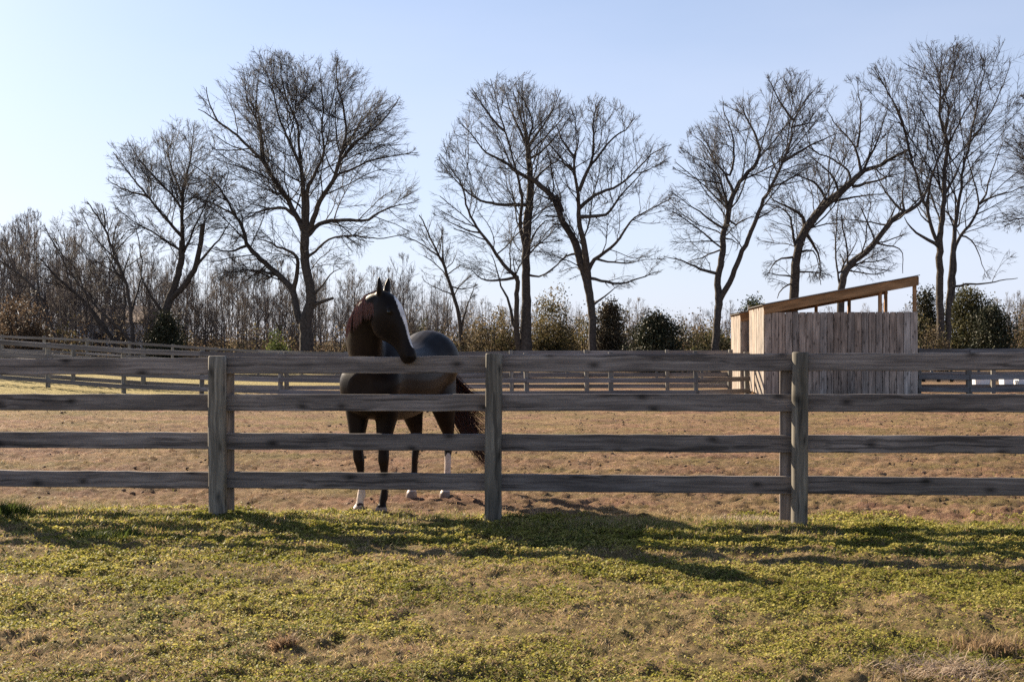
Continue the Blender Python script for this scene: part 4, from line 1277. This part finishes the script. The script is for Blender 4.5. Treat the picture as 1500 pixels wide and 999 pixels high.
# ------------------------------------------------------------------ slim saplings of the thicket (shared meshes)
VAR = []
for k in range(7):
    r = np.random.default_rng(200+k)
    hh = 200
    lx = r.uniform(-26, 26)
    tr = [(0, 0, 3.0), (lx*.25+r.uniform(-4, 4), -60, 2.4), (lx*.5+r.uniform(-4, 4), -110, 1.8), (lx*.85, -160, 1.1), (lx, -hh, 0.5)]
    lm = [tr]
    for q in range(5):
        h = r.uniform(25, 150); sg = 1 if q % 2 else -1
        x = np.interp(h, [0, 60, 110, 160, 200], [0, lx*.25, lx*.5, lx*.85, lx])
        ln = r.uniform(18, 34)*(1.15-h/200)
        lm.append([(x, -h, 1.4), (x+sg*ln*.6, -h-ln*.8, 1.0), (x+sg*ln, -h-ln*1.9, 0.6)])
    wd = r.uniform(26, 40)
    poly = [(-wd*.35, -12), (-wd*.6+lx*.3, -60), (-wd+lx*.6, -110), (-wd*.8+lx, -160), (-wd*.25+lx, -208), (wd*.25+lx, -208), (wd*.8+lx, -165), (wd+lx*.6, -115), (wd*.6+lx*.3, -55), (wd*.35, -12)]
    g = grow(lm, poly, 0.05, 0, 1.0, r, depth=0.9, rmin=0.011, y_wander=0.6, lmax=2.2, sp=(0.42, 0.30, 0.24), up=(.16, .14, .1), skip=0.12)
    Vt = np.concatenate([a for a, b in g['limbs']])
    fo, Ft = 0, []
    for a, b in g['limbs']:
        Ft.append(b+fo); fo += len(a)
    # 10-sided and 6-sided rings are both quads, so they join
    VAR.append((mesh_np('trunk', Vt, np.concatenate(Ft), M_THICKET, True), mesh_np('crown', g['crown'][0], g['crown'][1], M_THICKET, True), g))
rs = random.Random(9)
def sapling(px, Y, top_py, k, label, group):
    x = (px-750)/F_PX*Y
    z0 = float(ground_z(x, Y)) - 0.05
    h = CAM_H - (top_py-500)/F_PX*Y - z0
    t = thing('bare_sapling', label, 'tree', (x, Y, z0), rs.uniform(0, 6.28), group)
    s = h/10.3
    t.scale = (s*rs.uniform(.85, 1.15), s*rs.uniform(.85, 1.15), s)
    obj('trunk', VAR[k][0], t); obj('crown', VAR[k][1], t)
TOPX = [-80, 0, 40, 100, 200, 300, 400, 520, 600, 650, 720, 820, 1000, 1150, 1300, 1400, 1600]
TOPY = [335, 340, 322, 345, 368, 385, 398, 404, 412, 415, 430, 440, 452, 450, 445, 435, 430]
SAP_L = 'slender bare sapling among many in the thicket left of the horse'
SAP_M = 'slender bare sapling among the scrub between the horse and the shed'
SAP_R = 'slender bare sapling showing beyond the shed and the right-hand fence'
px = -60.0
while px < 640:
    sapling(px + rs.uniform(-4, 4), rs.uniform(86, 108), np.interp(px, TOPX, TOPY) + rs.uniform(-20, 50), rs.randrange(7), SAP_L, 'saplings of the left-hand thicket')
    px += rs.uniform(3.4, 7)
sapling(38, 100, 316, 0, 'lone slender bare tree standing above the thicket at far left', None)
sapling(592, 90, 372, 2, 'thin upright bare stem rising between the oak and the horse', None)
for px in (636, 645, 655, 664, 682, 690, 700, 709, 718, 727, 735, 748, 790, 800, 815, 830, 846, 905, 915, 925, 934, 940, 985, 998, 1010, 1022, 1035, 1052, 1070, 1084):
    sapling(px + rs.uniform(-4, 4), rs.uniform(84, 100), np.interp(px, TOPX, TOPY) + rs.uniform(-12, 28), rs.randrange(7), SAP_M, 'saplings between horse and shed')
for px in (1200, 1215, 1235, 1250, 1262, 1270, 1285, 1296, 1305, 1320, 1335, 1348, 1415, 1435, 1452, 1462, 1470, 1480, 1488, 1497, 1505, 1518, 1530):
    sapling(px + rs.uniform(-4, 4), rs.uniform(84, 100), np.interp(px, TOPX, TOPY) + rs.uniform(-10, 30), rs.randrange(7), SAP_R, 'saplings right of the shed')

# the far wood: one mass
Vs, Fs, b = [], [], 0
for i in range(460):
    if i < 190: px = rs.uniform(-140, 660)
    elif i < 340: px = rs.uniform(600, 1120)
    else: px = rs.uniform(1100, 1650)
    Y = rs.uniform(112, 175)
    g = VAR[rs.randrange(7)][2]
    top = np.interp(px, TOPX, TOPY) + rs.uniform(0, 65)*(1 if px < 640 else .6)
    x = (px-750)/F_PX*Y; z0 = -0.4
    h = CAM_H - (top-500)/F_PX*Y - z0
    s = h/10.3
    a = rs.uniform(0, 6.28)
    Rm = np.array([[math.cos(a), -math.sin(a), 0], [math.sin(a), math.cos(a), 0], [0, 0, 1]])
    rk = np.random.default_rng(i)
    (qv, qf), (tv, tf), (lv, lf_) = g['q'], g['t'], g['limbs'][0]
    # a share of the branches is enough at this distance
    kq = np.repeat(rk.random(len(qf)//3 + 1) < 0.115, 3)[:len(qf)]
    kt = np.tile(rk.random(len(tf)//3) < 0.17, 3)
    qs = qf[kq]
    for (v_, f_) in ((qv, np.concatenate([qs[:, [0, 1, 2]], qs[:, [0, 2, 3]]])), (tv, tf[kt]), (lv, np.concatenate([lf_[:, [0, 1, 2]], lf_[:, [0, 2, 3]]]))):
        used, inv = np.unique(f_, return_inverse=True)
        vv = (v_[used]*np.array([s*1.2, s*1.2, s]))@Rm.T + np.array([x, Y, z0])
        Vs.append(vv); Fs.append(inv.reshape(-1, 3)+b); b += len(vv)
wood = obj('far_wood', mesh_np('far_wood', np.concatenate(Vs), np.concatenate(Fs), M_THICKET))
tag(wood, 'distant leafless wood behind the paddocks', 'wood', kind='stuff')

# ------------------------------------------------------------------ shrubs and evergreens
def leaf_cloud(r, n, size, shape, cols, cone=0.0, clump=14, up=0.3):
    """leaf faces in clumps through a crown of half-axes shape (x, y) and height z; cone narrows the top"""
    nc = max(8, n//clump)
    th = r.uniform(0, 2*np.pi, nc); rad = np.sqrt(r.uniform(0.05, 1, nc)); z = r.beta(1.3, 1.5, nc)
    if cone > 0.25:
        prof = (1-z)**0.75*cone + (1-cone)*np.sqrt(np.clip(1-(2*z-0.9)**2/1.25, 0.05, 1))
        lump = 0.74 + 0.2*np.sin(th*3 + 6.3*z + r.uniform(0, 6)) + 0.16*np.sin(th*5 - 11*z + r.uniform(0, 6)) + r.uniform(-.25, .35, nc)
        cx = np.cos(th)*rad*prof*lump*shape[0]; cy = np.sin(th)*rad*prof*lump*shape[1]; cz = z*shape[2]
    else:
        nb = 9
        bx = r.uniform(-.85, .85, nb); by = r.uniform(-.8, .8, nb)
        bh = r.uniform(.42, 1.0, nb)*(1-0.35*np.abs(bx)); bh[int(np.argmin(np.abs(bx)))] = 1.0
        bw = r.uniform(.22, .42, nb)
        q = r.integers(0, nb, nc)
        cx = (bx[q] + np.cos(th)*rad*bw[q]*(1.15-.5*z))*shape[0]; cy = (by[q] + np.sin(th)*rad*bw[q])*shape[1]
        cz = np.clip(z*1.15 + r.normal(0, .05, nc), 0.02, 1.2)*bh[q]*shape[2]
    i = r.integers(0, nc, n)
    sg = size*2.2
    c = np.stack([cx[i], cy[i], cz[i]], -1) + r.normal(0, sg, (n, 3))*np.array([1, 1, .8])
    c[:, 2] = np.maximum(c[:, 2], 0.02)
    d1 = r.normal(0, 1, (n, 3)); d1[:, 2] += up; d1 /= np.linalg.norm(d1, axis=1, keepdims=True)
    d2 = np.cross(d1, r.normal(0, 1, (n, 3))); d2 /= np.linalg.norm(d2, axis=1, keepdims=True)
    l = size*r.uniform(.7, 1.5, n)[:, None]; w = size*r.uniform(.3, .6, n)[:, None]
    V_ = np.stack([c, c + d1*l*.5 + d2*w, c + d1*l, c + d1*l*.5 - d2*w], 1).reshape(-1, 3)
    F_ = np.arange(4*n).reshape(-1, 4)
    cols = np.array(cols)
    cc = cols[r.integers(0, len(cols), nc)][i]*r.uniform(.7, 1.3, (n, 1))
    return V_, F_, np.repeat(cc, 4, 0)

def shrub(name, label, px, top, base_py, wpx, Y, cols, n, size, seed, cone=0.0, mat=None, cat='shrub', stems=6, dens=1.0):
    r = np.random.default_rng(seed)
    mpp = Y/F_PX
    x = (px-750)*mpp
    z0 = float(ground_z(x, Y))
    h = CAM_H - (top-500)*mpp - z0
    hw = wpx/2*mpp
    t = thing(name, label, cat, (x, Y, z0-0.02))
    V_, F_, cc = leaf_cloud(r, int(n*2.0), size*1.25, (hw*1.15, hw*0.9, h), cols, cone, clump=22)
    obj('crown', mesh_np('crown', V_, F_, mat or M_LEAF, False, cc), t)
    # woody stems
    P0, P1, r0, r1 = [], [], [], []
    for q in range(stems):
        a = r.uniform(0, 6.28); sp = r.uniform(.1, .8)*(1-cone*0.8)
        p = np.array([r.normal(0, .06), r.normal(0, .06), -0.1])
        e = np.array([math.cos(a)*hw*sp, math.sin(a)*hw*sp, h*r.uniform(.6, .95)])
        mid = (p+e)/2 + np.array([0, 0, h*.12]) + r.normal(0, .08, 3)
        w = max(0.02, hw*0.03)
        P0 += [p, mid]; P1 += [mid, e]; r0 += [w, w*.7]; r1 += [w*.7, w*.25]
    P0, P1 = np.array(P0), np.array(P1)
    D = P1-P0; D /= np.linalg.norm(D, axis=1, keepdims=True)
    V2, F2 = tubes(P0, P1, D, D, np.array(r0), np.array(r1), 5)
    obj('trunk' if cone else 'stem', mesh_np('stem', V2, F2, M_TWIG, True), t)
    return t
OLIVE = [(.09, .076, .036), (.12, .096, .047), (.066, .062, .028), (.15, .115, .062)]
SCRUB = 0
BROWN = [(.095, .068, .048), (.135, .098, .07), (.072, .052, .037)]
TAN = [(.17, .13, .085), (.125, .095, .062), (.095, .072, .047), (.24, .19, .125)]
CEDAR = [(.030, .036, .018), (.045, .048, .022), (.055, .048, .026), (.025, .028, .015)]
GREEN = [(.06, .08, .025), (.09, .11, .035)]
shrub('bramble', 'large brown bramble thicket at the far left edge', 30, 443, 500, 105, 74, BROWN, 5200, .10, 301)
shrub('cedar_tree', 'dark cedar at the foot of the rounded bare tree', 243, 462, 502, 58, 80, CEDAR, 4200, .10, 302, cone=0.35, mat=M_NEEDLE, cat='tree')
shrub('evergreen_bush', 'small green bush left of the oak trunk', 403, 485, 515, 30, 78, GREEN, 1500, .09, 303)
shrub('evergreen_bush', 'low dark bush just above the horse rump', 620, 470, 512, 60, 92, [(.05, .055, .035), (.07, .07, .045)], 2200, .11, 304)
shrub('scrub_bush', 'tan leafy scrub left of the several-stemmed tree', 722, 458, 515, 76, 81, OLIVE+TAN, 3600, .10, 305)
shrub('holly_bush', 'olive-green bush between the two tall middle trees', 815, 434, 515, 88, 80, OLIVE, 6200, .10, 306)
shrub('cedar_tree', 'dull brown cedar behind the crossing-limbed tree', 893, 443, 515, 56, 79, [(.07, .055, .035), (.05, .045, .028), (.09, .065, .04)], 4800, .10, 307, cone=0.6, mat=M_NEEDLE, cat='tree')
shrub('cedar_tree', 'wide dark cedar standing in the middle of the tree line', 962, 461, 515, 90, 73, CEDAR, 6500, .10, 308, cone=0.45, mat=M_NEEDLE, cat='tree')
shrub('scrub_bush', 'low olive scrub at the foot of the two-stemmed tree', 1040, 482, 516, 84, 80, OLIVE+CEDAR, 3000, .10, 309)
shrub('pine_tree', 'dark pine top showing above the low end of the shed roof', 1102, 438, 515, 46, 90, CEDAR+GREEN, 3200, .11, 310, cone=0.3, mat=M_NEEDLE, cat='tree')
shrub('cedar_tree', 'dark upright cedar beside the right end of the shed', 1356, 425, 512, 46, 80, CEDAR+OLIVE[:1], 4600, .10, 311, cone=0.4, mat=M_NEEDLE, cat='tree')
shrub('holly_bush', 'big dense olive evergreen behind the fan-shaped tree', 1418, 424, 512, 98, 82, [(.075, .07, .032), (.10, .09, .042), (.055, .055, .026)], 9000, .10, 312, cone=0.3)
shrub('cedar_tree', 'low dark cedar in front of the big olive evergreen', 1452, 452, 512, 76, 76, CEDAR, 5200, .10, 313, cone=0.3, mat=M_NEEDLE, cat='tree')
shrub('scrub_bush', 'tan brush at the right edge of the tree line', 1500, 450, 512, 70, 86, TAN+OLIVE, 3800, .10, 314)
shrub('scrub_bush', 'yellowish leafy brush against the right end of the shed', 1362, 475, 512, 46, 72, TAN+OLIVE, 2200, .08, 315)
shrub('scrub_bush', 'brownish scrub around the foot of the several-stemmed tree', 766, 462, 515, 84, 84, OLIVE+BROWN, 3600, .10, 316)
shrub('scrub_bush', 'dull olive scrub between the two cedars and the holly bush', 855, 452, 515, 78, 85, OLIVE+BROWN, 3800, .10, 317)
shrub('scrub_bush', 'brown scrub right of the brown cedar, under the long limbs', 925, 466, 515, 76, 86, BROWN+OLIVE, 3000, .10, 318)
shrub('scrub_bush', 'low brown scrub filling the gap right of the wide cedar', 1012, 478, 515, 70, 88, BROWN+OLIVE, 2400, .10, 319)
shrub('scrub_bush', 'straggly tan scrub just right of the horse rump', 690, 470, 515, 70, 88, TAN+BROWN, 2600, .10, 320)
# brush line in front of the wood: brown leaves and dry stalks nobody could count
Vs, Fs, Cs, b = [], [], [], 0
r = np.random.default_rng(77)
for i in range(430):
    px = r.uniform(-140, 1650) if i % 3 else r.uniform(-140, 680); Y = r.uniform(82, 118)
    x = (px-750)/F_PX*Y
    hgt = r.uniform(1.2, 4.0) if px < 660 else r.uniform(1.0, 3.0)
    pal = [TAN, BROWN, OLIVE][r.choice(3, p=[.45, .35, .2])]
    V_, F_, cc = leaf_cloud(r, 320, .16, (r.uniform(.9, 2.2), 1.0, hgt), pal, 0.1, clump=8)
    Vs.append(V_ + np.array([x, Y, float(ground_z(x, Y))])); Fs.append(F_+b); b += len(V_); Cs.append(cc)
for i in range(170):
    px = r.uniform(610, 1085) if i % 3 else r.uniform(1330, 1640)
    Y = r.uniform(84, 104)
    x = (px-750)/F_PX*Y
    V_, F_, cc = leaf_cloud(r, 420, .14, (r.uniform(1.0, 2.4), 1.0, r.uniform(1.6, 4.2)), [OLIVE, BROWN, CEDAR+OLIVE][r.choice(3, p=[.35, .35, .3])], 0.1, clump=8)
    Vs.append(V_ + np.array([x, Y, float(ground_z(x, Y))])); Fs.append(F_+b); b += len(V_); Cs.append(cc)
br = obj('undergrowth', mesh_np('undergrowth', np.concatenate(Vs), np.concatenate(Fs), M_LEAF, False, np.concatenate(Cs)))
tag(br, 'brown undergrowth along the foot of the wood', 'undergrowth', kind='stuff')

# ------------------------------------------------------------------ small far things
hx, hY = (160-750)/F_PX*98, 98.0
hz = float(ground_z(hx, hY)) - 0.2
house = thing('white_house', 'white house half hidden behind the leaning trees at left', 'house', (hx, hY, hz))
obj('wall', box_mesh('wall', -2.6, 2.4, 0, 6, 0, 3.4, M_WHITE), house)
bm_ = bpy.data.meshes.new('roof')
bm_.from_pydata([(-3.0, -.4, 3.4), (2.8, -.4, 3.4), (2.8, 6.4, 3.4), (-3.0, 6.4, 3.4), (-3.0, 3, 4.9), (2.8, 3, 4.9)], [], [(0, 1, 5, 4), (2, 3, 4, 5), (0, 4, 3), (1, 2, 5), (3, 2, 1, 0)])
bm_.materials.append(M_TANROOF)
obj('roof', bm_, house)
obj('window', box_mesh('window', -1.3, -.4, -.03, .01, 1.2, 2.5, M_BLACK), house)
obj('window', box_mesh('window', .6, 1.5, -.03, .01, 1.2, 2.5, M_BLACK), house)

def tub(name, label, cat, loc, r0, r1, h, mat, group=None, sq=None):
    n = 16
    v, f = [], []
    for (rr_, z) in ((r0, 0), (r1, h), (r1*1.07, h), (r1*1.07, h+.015), (r1*.93, h+.015), (r0*.9, .03)):
        for k in range(n):
            a = 2*math.pi*k/n
            c, s = math.cos(a), math.sin(a)
            if sq: 
                q = (abs(c)**8+abs(s)**8)**(-1/8); v.append((c*q*rr_*sq, s*q*rr_, z))
            else: v.append((c*rr_, s*rr_, z))
    for i in range(5):
        for k in range(n):
            f.append((i*n+k, i*n+(k+1) % n, (i+1)*n+(k+1) % n, (i+1)*n+k))
    f.append(tuple(range(n-1, -1, -1))); f.append(tuple(5*n+k for k in range(n)))
    me = bpy.data.meshes.new(name); me.from_pydata(v, [], f); me.materials.append(mat); me.update()
    o = obj(name, me, None, loc); tag(o, label, cat, group)
    return o
for k, (pxx, lab) in enumerate(((1353, 'black bucket nearest the shed on the lane fence'), (1375, 'middle black bucket of three on the lane fence'), (1394, 'black bucket farthest from the shed on the lane fence'))):
    p = at(pxx, 560, float(YB(pxx)) - 0.12)
    tub('feed_bucket', lab, 'bucket', p, .055, .075, .14, M_BLACK, 'black buckets on the lane fence')
for k, (pxx, w, lab) in enumerate(((1436, 2.4, 'low white trough behind the right-hand fence, nearest the shed'), (1474, 1.6, 'middle white trough behind the right-hand fence'), (1496, 1.7, 'white trough at the right edge behind the fence'))):
    p = at(pxx, 550, 46.0); p.z = float(ground_z(p.x, 46.0))
    tub('white_trough', lab, 'trough', p, .25, .27, 0.23+0.03*k, M_WHITE, 'white troughs behind the right-hand fence', sq=w*0.5)

# ------------------------------------------------------------------ lawn and grass
def field(n, y0, y1, r, pad=0.6):
    """points spread evenly over the ground in view"""
    Y = np.sqrt(r.uniform(y0**2, y1**2, n))
    X = r.uniform(-1, 1, n)*(0.47*Y + pad)
    return X, Y

def blades(X, Y, r, length, width, cols, flat=0.5, simple=False):
    n = len(X)
    Z = gz(X, Y) - 0.004
    a = r.uniform(0, 2*np.pi, n)
    d = np.stack([np.cos(a), np.sin(a), np.zeros(n)], -1)
    up = np.array([0, 0, 1.0])
    fl = np.clip(r.normal(flat, .25, n), 0.02, 1.6)[:, None]
    T = up + d*fl; T /= np.linalg.norm(T, axis=1, keepdims=True)
    T2 = up*0.55 + d*(fl*1.9+.2); T2 /= np.linalg.norm(T2, axis=1, keepdims=True)
    b = a + np.pi/2 + r.normal(0, .6, n)
    wv = np.stack([np.cos(b), np.sin(b), np.zeros(n)], -1)*(width*r.uniform(.6, 1.3, n))[:, None]*.5
    Ln = (length*r.uniform(.5, 1.4, n))[:, None]
    P = np.stack([X, Y, Z], -1)
    M_ = P + T*Ln*.55
    E = M_ + T2*Ln*.5
    if simple:
        V_ = np.stack([P-wv, P+wv, E], 1).reshape(-1, 3)
        return V_, np.arange(3*n).reshape(-1, 3), np.repeat(cols, 3, 0)
    V_ = np.stack([P-wv, P+wv, M_+wv*.8, M_-wv*.8, E], 1).reshape(-1, 3)
    i = np.arange(n)[:, None]*5
    F_ = np.concatenate([i+[[0, 1, 2]], i+[[0, 2, 3]], i+[[3, 2, 4]]])
    return V_, F_, np.repeat(cols, 5, 0)

r = np.random.default_rng(500)
# ground-hugging green leaves
X, Y = field(760000, 4.9, 10.9, r)
d = Y - fence_y(X)
dens = np.clip((fbm(X*1.3+3, Y*1.9+8, 4)-0.41)*4.8, 0.10, 1)*np.clip(1-(d+0.20-(fbm(X*1.9+11, Y*2.4+3, 4)-.5)*2.6)/0.5 + np.clip((X-1.2)*.5, 0, .8)*np.clip(fbm(X*1.7, Y*1.7+70, 3)*3-1.2, 0, 1), 0.0, 1)
dens *= 1 - 0.85*np.exp(-((d+1.6)/0.34)**2)*np.clip(fbm(X*.8, Y*.8+30, 2)*2-.2, 0, 1)
k = r.random(len(X)) < dens*0.70
X, Y = X[k], Y[k]; n = len(X)
Z = gz(X, Y) + r.uniform(0, .022, n)
nrm = np.stack([r.normal(-.12, .55, n), r.normal(.12, .55, n), np.ones(n)], -1); nrm /= np.linalg.norm(nrm, axis=1, keepdims=True)
t1 = np.cross(nrm, r.normal(0, 1, (n, 3))); t1 /= np.linalg.norm(t1, axis=1, keepdims=True); t2 = np.cross(nrm, t1)
sz = (r.uniform(.0048, .0122, n)*np.clip(Y/7, .8, 1.3))[:, None]
P = np.stack([X, Y, Z], -1)
fold = nrm*sz*r.uniform(-.1, .5, (n, 1))
V_ = np.stack([P-t1*sz, P-t2*sz*.75+fold, P+t1*sz, P+t2*sz*.75+fold], 1).reshape(-1, 3)
i = np.arange(n)[:, None]*4
F_ = np.concatenate([i+[[0, 1, 2]], i+[[0, 2, 3]]])
pal = np.array([(.18, .18, .036), (.30, .275, .058), (.35, .315, .08), (.42, .36, .12), (.11, .13, .030)])
pn = fbm(X*2.1+60, Y*2.1, 3)
ci = np.clip((pn-0.28)*9 + r.normal(0, 1.1, n), 0, 4).astype(int)
cc = pal[ci]*r.uniform(.75, 1.25, (n, 1))
lawn = obj('lawn_leaves', mesh_np('lawn_leaves', V_, F_, M_LEAF, False, np.repeat(cc, 4, 0)))
tag(lawn, 'low yellow-green clover and weeds covering the lawn', 'ground cover', kind='stuff')

DRY = np.array([(.55, .39, .21), (.46, .31, .16), (.38, .25, .14), (.62, .48, .29)])
GRN = np.array([(.17, .185, .04), (.24, .235, .055), (.33, .30, .085), (.12, .14, .035)])
parts = []
# short dry blades through the lawn
X, Y = field(420000, 4.9, 11.0, r)
d = Y - fence_y(X)
dn = np.clip((fbm(X*1.9+31, Y*2.6+5, 4)-0.42)*5, 0.18, 1)
dn = np.maximum(dn, 0.9*np.exp(-((d+1.7)/0.40)**2))
k = r.random(len(X)) < dn*0.55*np.clip(1-(d-0.4)/.9, 0, 1)
X, Y = X[k], Y[k]
parts.append(blades(X, Y, r, .036, .0050, DRY[r.integers(0, 4, len(X))]*r.uniform(.7, 1.2, (len(X), 1)), .8, True))
# taller green grass in the unmown strip along the fence
X = r.uniform(-6.5, 6.5, 90000); Y = fence_y(X) + r.normal(-.40, .30, len(X)) + (fbm(X*1.1+9, X*0+3, 3)-.5)*.7
k = (r.random(len(X)) < np.clip((fbm(X*1.5, Y*2.5+12, 3)-.36)*4, .05, 1)*0.75) & (np.abs(X) < .5*Y+.7)
X, Y = X[k], Y[k]
gi = np.where(r.random(len(X)) < .22, -1, r.integers(0, 4, len(X)))
cc = np.where(gi[:, None] < 0, DRY[r.integers(0, 4, len(X))], GRN[gi])*r.uniform(.75, 1.25, (len(X), 1))
parts.append(blades(X, Y, r, .050, .0048, cc, .6))
# dry grass in the paddock
Y = np.sqrt(r.uniform(9.9**2, 27**2, 300000)); X = r.uniform(-1, 1, len(Y))*(0.47*Y+.5)
d = Y - fence_y(X)
k = (d > 0) & (r.random(len(X)) < np.clip((fbm(X*.9+3, Y*1.5+8, 4)-.41)*5, .2, 1)*.62)
X, Y = X[k], Y[k]
gi = r.random(len(X)) < np.clip((fbm(X*.5+50, Y*.7, 3)-.40)*3, 0.05, .6)
cc = np.where(gi[:, None], GRN[r.integers(0, 4, len(X))], DRY[r.integers(0, 4, len(X))])*r.uniform(.7, 1.2, (len(X), 1))
V3, F3, C3 = blades(X, Y, r, .032, .0065, cc, 1.0, True)
parts.append((V3, F3, C3))
off, Vs, Fs, Cs = 0, [], [], []
for (a, b_, c_) in parts:
    Vs.append(a); Fs.append(b_+off); Cs.append(c_); off += len(a)
gr = obj('grass', mesh_np('grass', np.concatenate(Vs), np.concatenate(Fs), M_BLADE, False, np.concatenate(Cs)))
tag(gr, 'short dry and green grass blades on the lawn and paddock', 'grass', kind='stuff')

def tuft(label, x, y, n, spread, length, pal, seed, name='grass_tuft', width=.006, flat=.5):
    r = np.random.default_rng(seed)
    X = x + r.normal(0, spread, n); Y = y + r.normal(0, spread*.7, n)
    z = float(gz(np.array([x]), np.array([y]))[0])
    V_, F_, cc = blades(X, Y, r, length, width, np.array(pal)[r.integers(0, len(pal), n)]*r.uniform(.6, 1.25, (n, 1)), flat)
    o = obj(name, mesh_np(name, V_-np.array([x, y, z]), F_, M_BLADE, False, cc), None, (x, y, z))
    tag(o, label, 'grass tuft', kind='stuff')
    return o
def gpt(px, py):
    Y = F_PX*CAM_H/(py-500); return (px-750)/F_PX*Y, Y
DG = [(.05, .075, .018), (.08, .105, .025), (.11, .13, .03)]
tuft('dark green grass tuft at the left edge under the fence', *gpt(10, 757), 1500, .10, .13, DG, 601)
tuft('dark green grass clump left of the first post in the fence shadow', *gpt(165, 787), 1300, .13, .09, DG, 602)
tuft('pale bleached grass clump at the foot of the round post', *gpt(1110, 764), 700, .22, .07, [(.55, .45, .33), (.45, .36, .26)], 603, flat=1.1)
tuft('matted dry straw patch in the bottom right corner of the lawn', *gpt(1378, 985), 900, .15, .10, [(.44, .33, .24), (.34, .25, .18), (.55, .44, .33)], 604, flat=1.5, width=.005)
tuft('small upright brown grass clump left of the middle of the lawn', *gpt(415, 952), 320, .03, .075, [(.30, .20, .12), (.38, .26, .16)], 605)
tuft('dry brown grass clump at the right of the lawn near the straw', *gpt(1450, 950), 700, .10, .08, [(.36, .25, .14), (.28, .19, .11)], 606)
# clods thrown up in the paddock
Vs, Fs, b = [], [], 0
r = np.random.default_rng(700)
ico = bmesh.new(); bmesh.ops.create_icosphere(ico, subdivisions=1, radius=1.0)
iv = np.array([v.co[:] for v in ico.verts]); ico.verts.index_update(); jf = np.array([[v.index for v in f.verts] for f in ico.faces]); ico.free()
for i in range(2600):
    Yc = math.sqrt(r.uniform(10.6**2, 30**2)); Xc = r.uniform(-1, 1)*(0.47*Yc+.5)
    if fbm(np.array([Xc*.9+3]), np.array([Yc*1.5+8]), 4)[0] > 0.56: continue
    s = r.uniform(.007, .024)*(1 + (r.random() < .03)*.8)
    v = iv*(1+r.normal(0, .22, (len(iv), 1)))*s*np.array([1.3, 1.1, .6]) + np.array([Xc, Yc, gz(np.array([Xc]), np.array([Yc]))[0]+s*.2])
    Vs.append(v); Fs.append(jf+b); b += len(v)
M_CLOD = noise_mat('clod', (0.10, 0.065, 0.045), (0.24, 0.165, 0.115), 20, 0.95)
cl = obj('dirt_clods', mesh_np('dirt_clods', np.concatenate(Vs), np.concatenate(Fs), M_CLOD))
tag(cl, 'loose brown clods on the bare paddock soil', 'soil', kind='stuff')
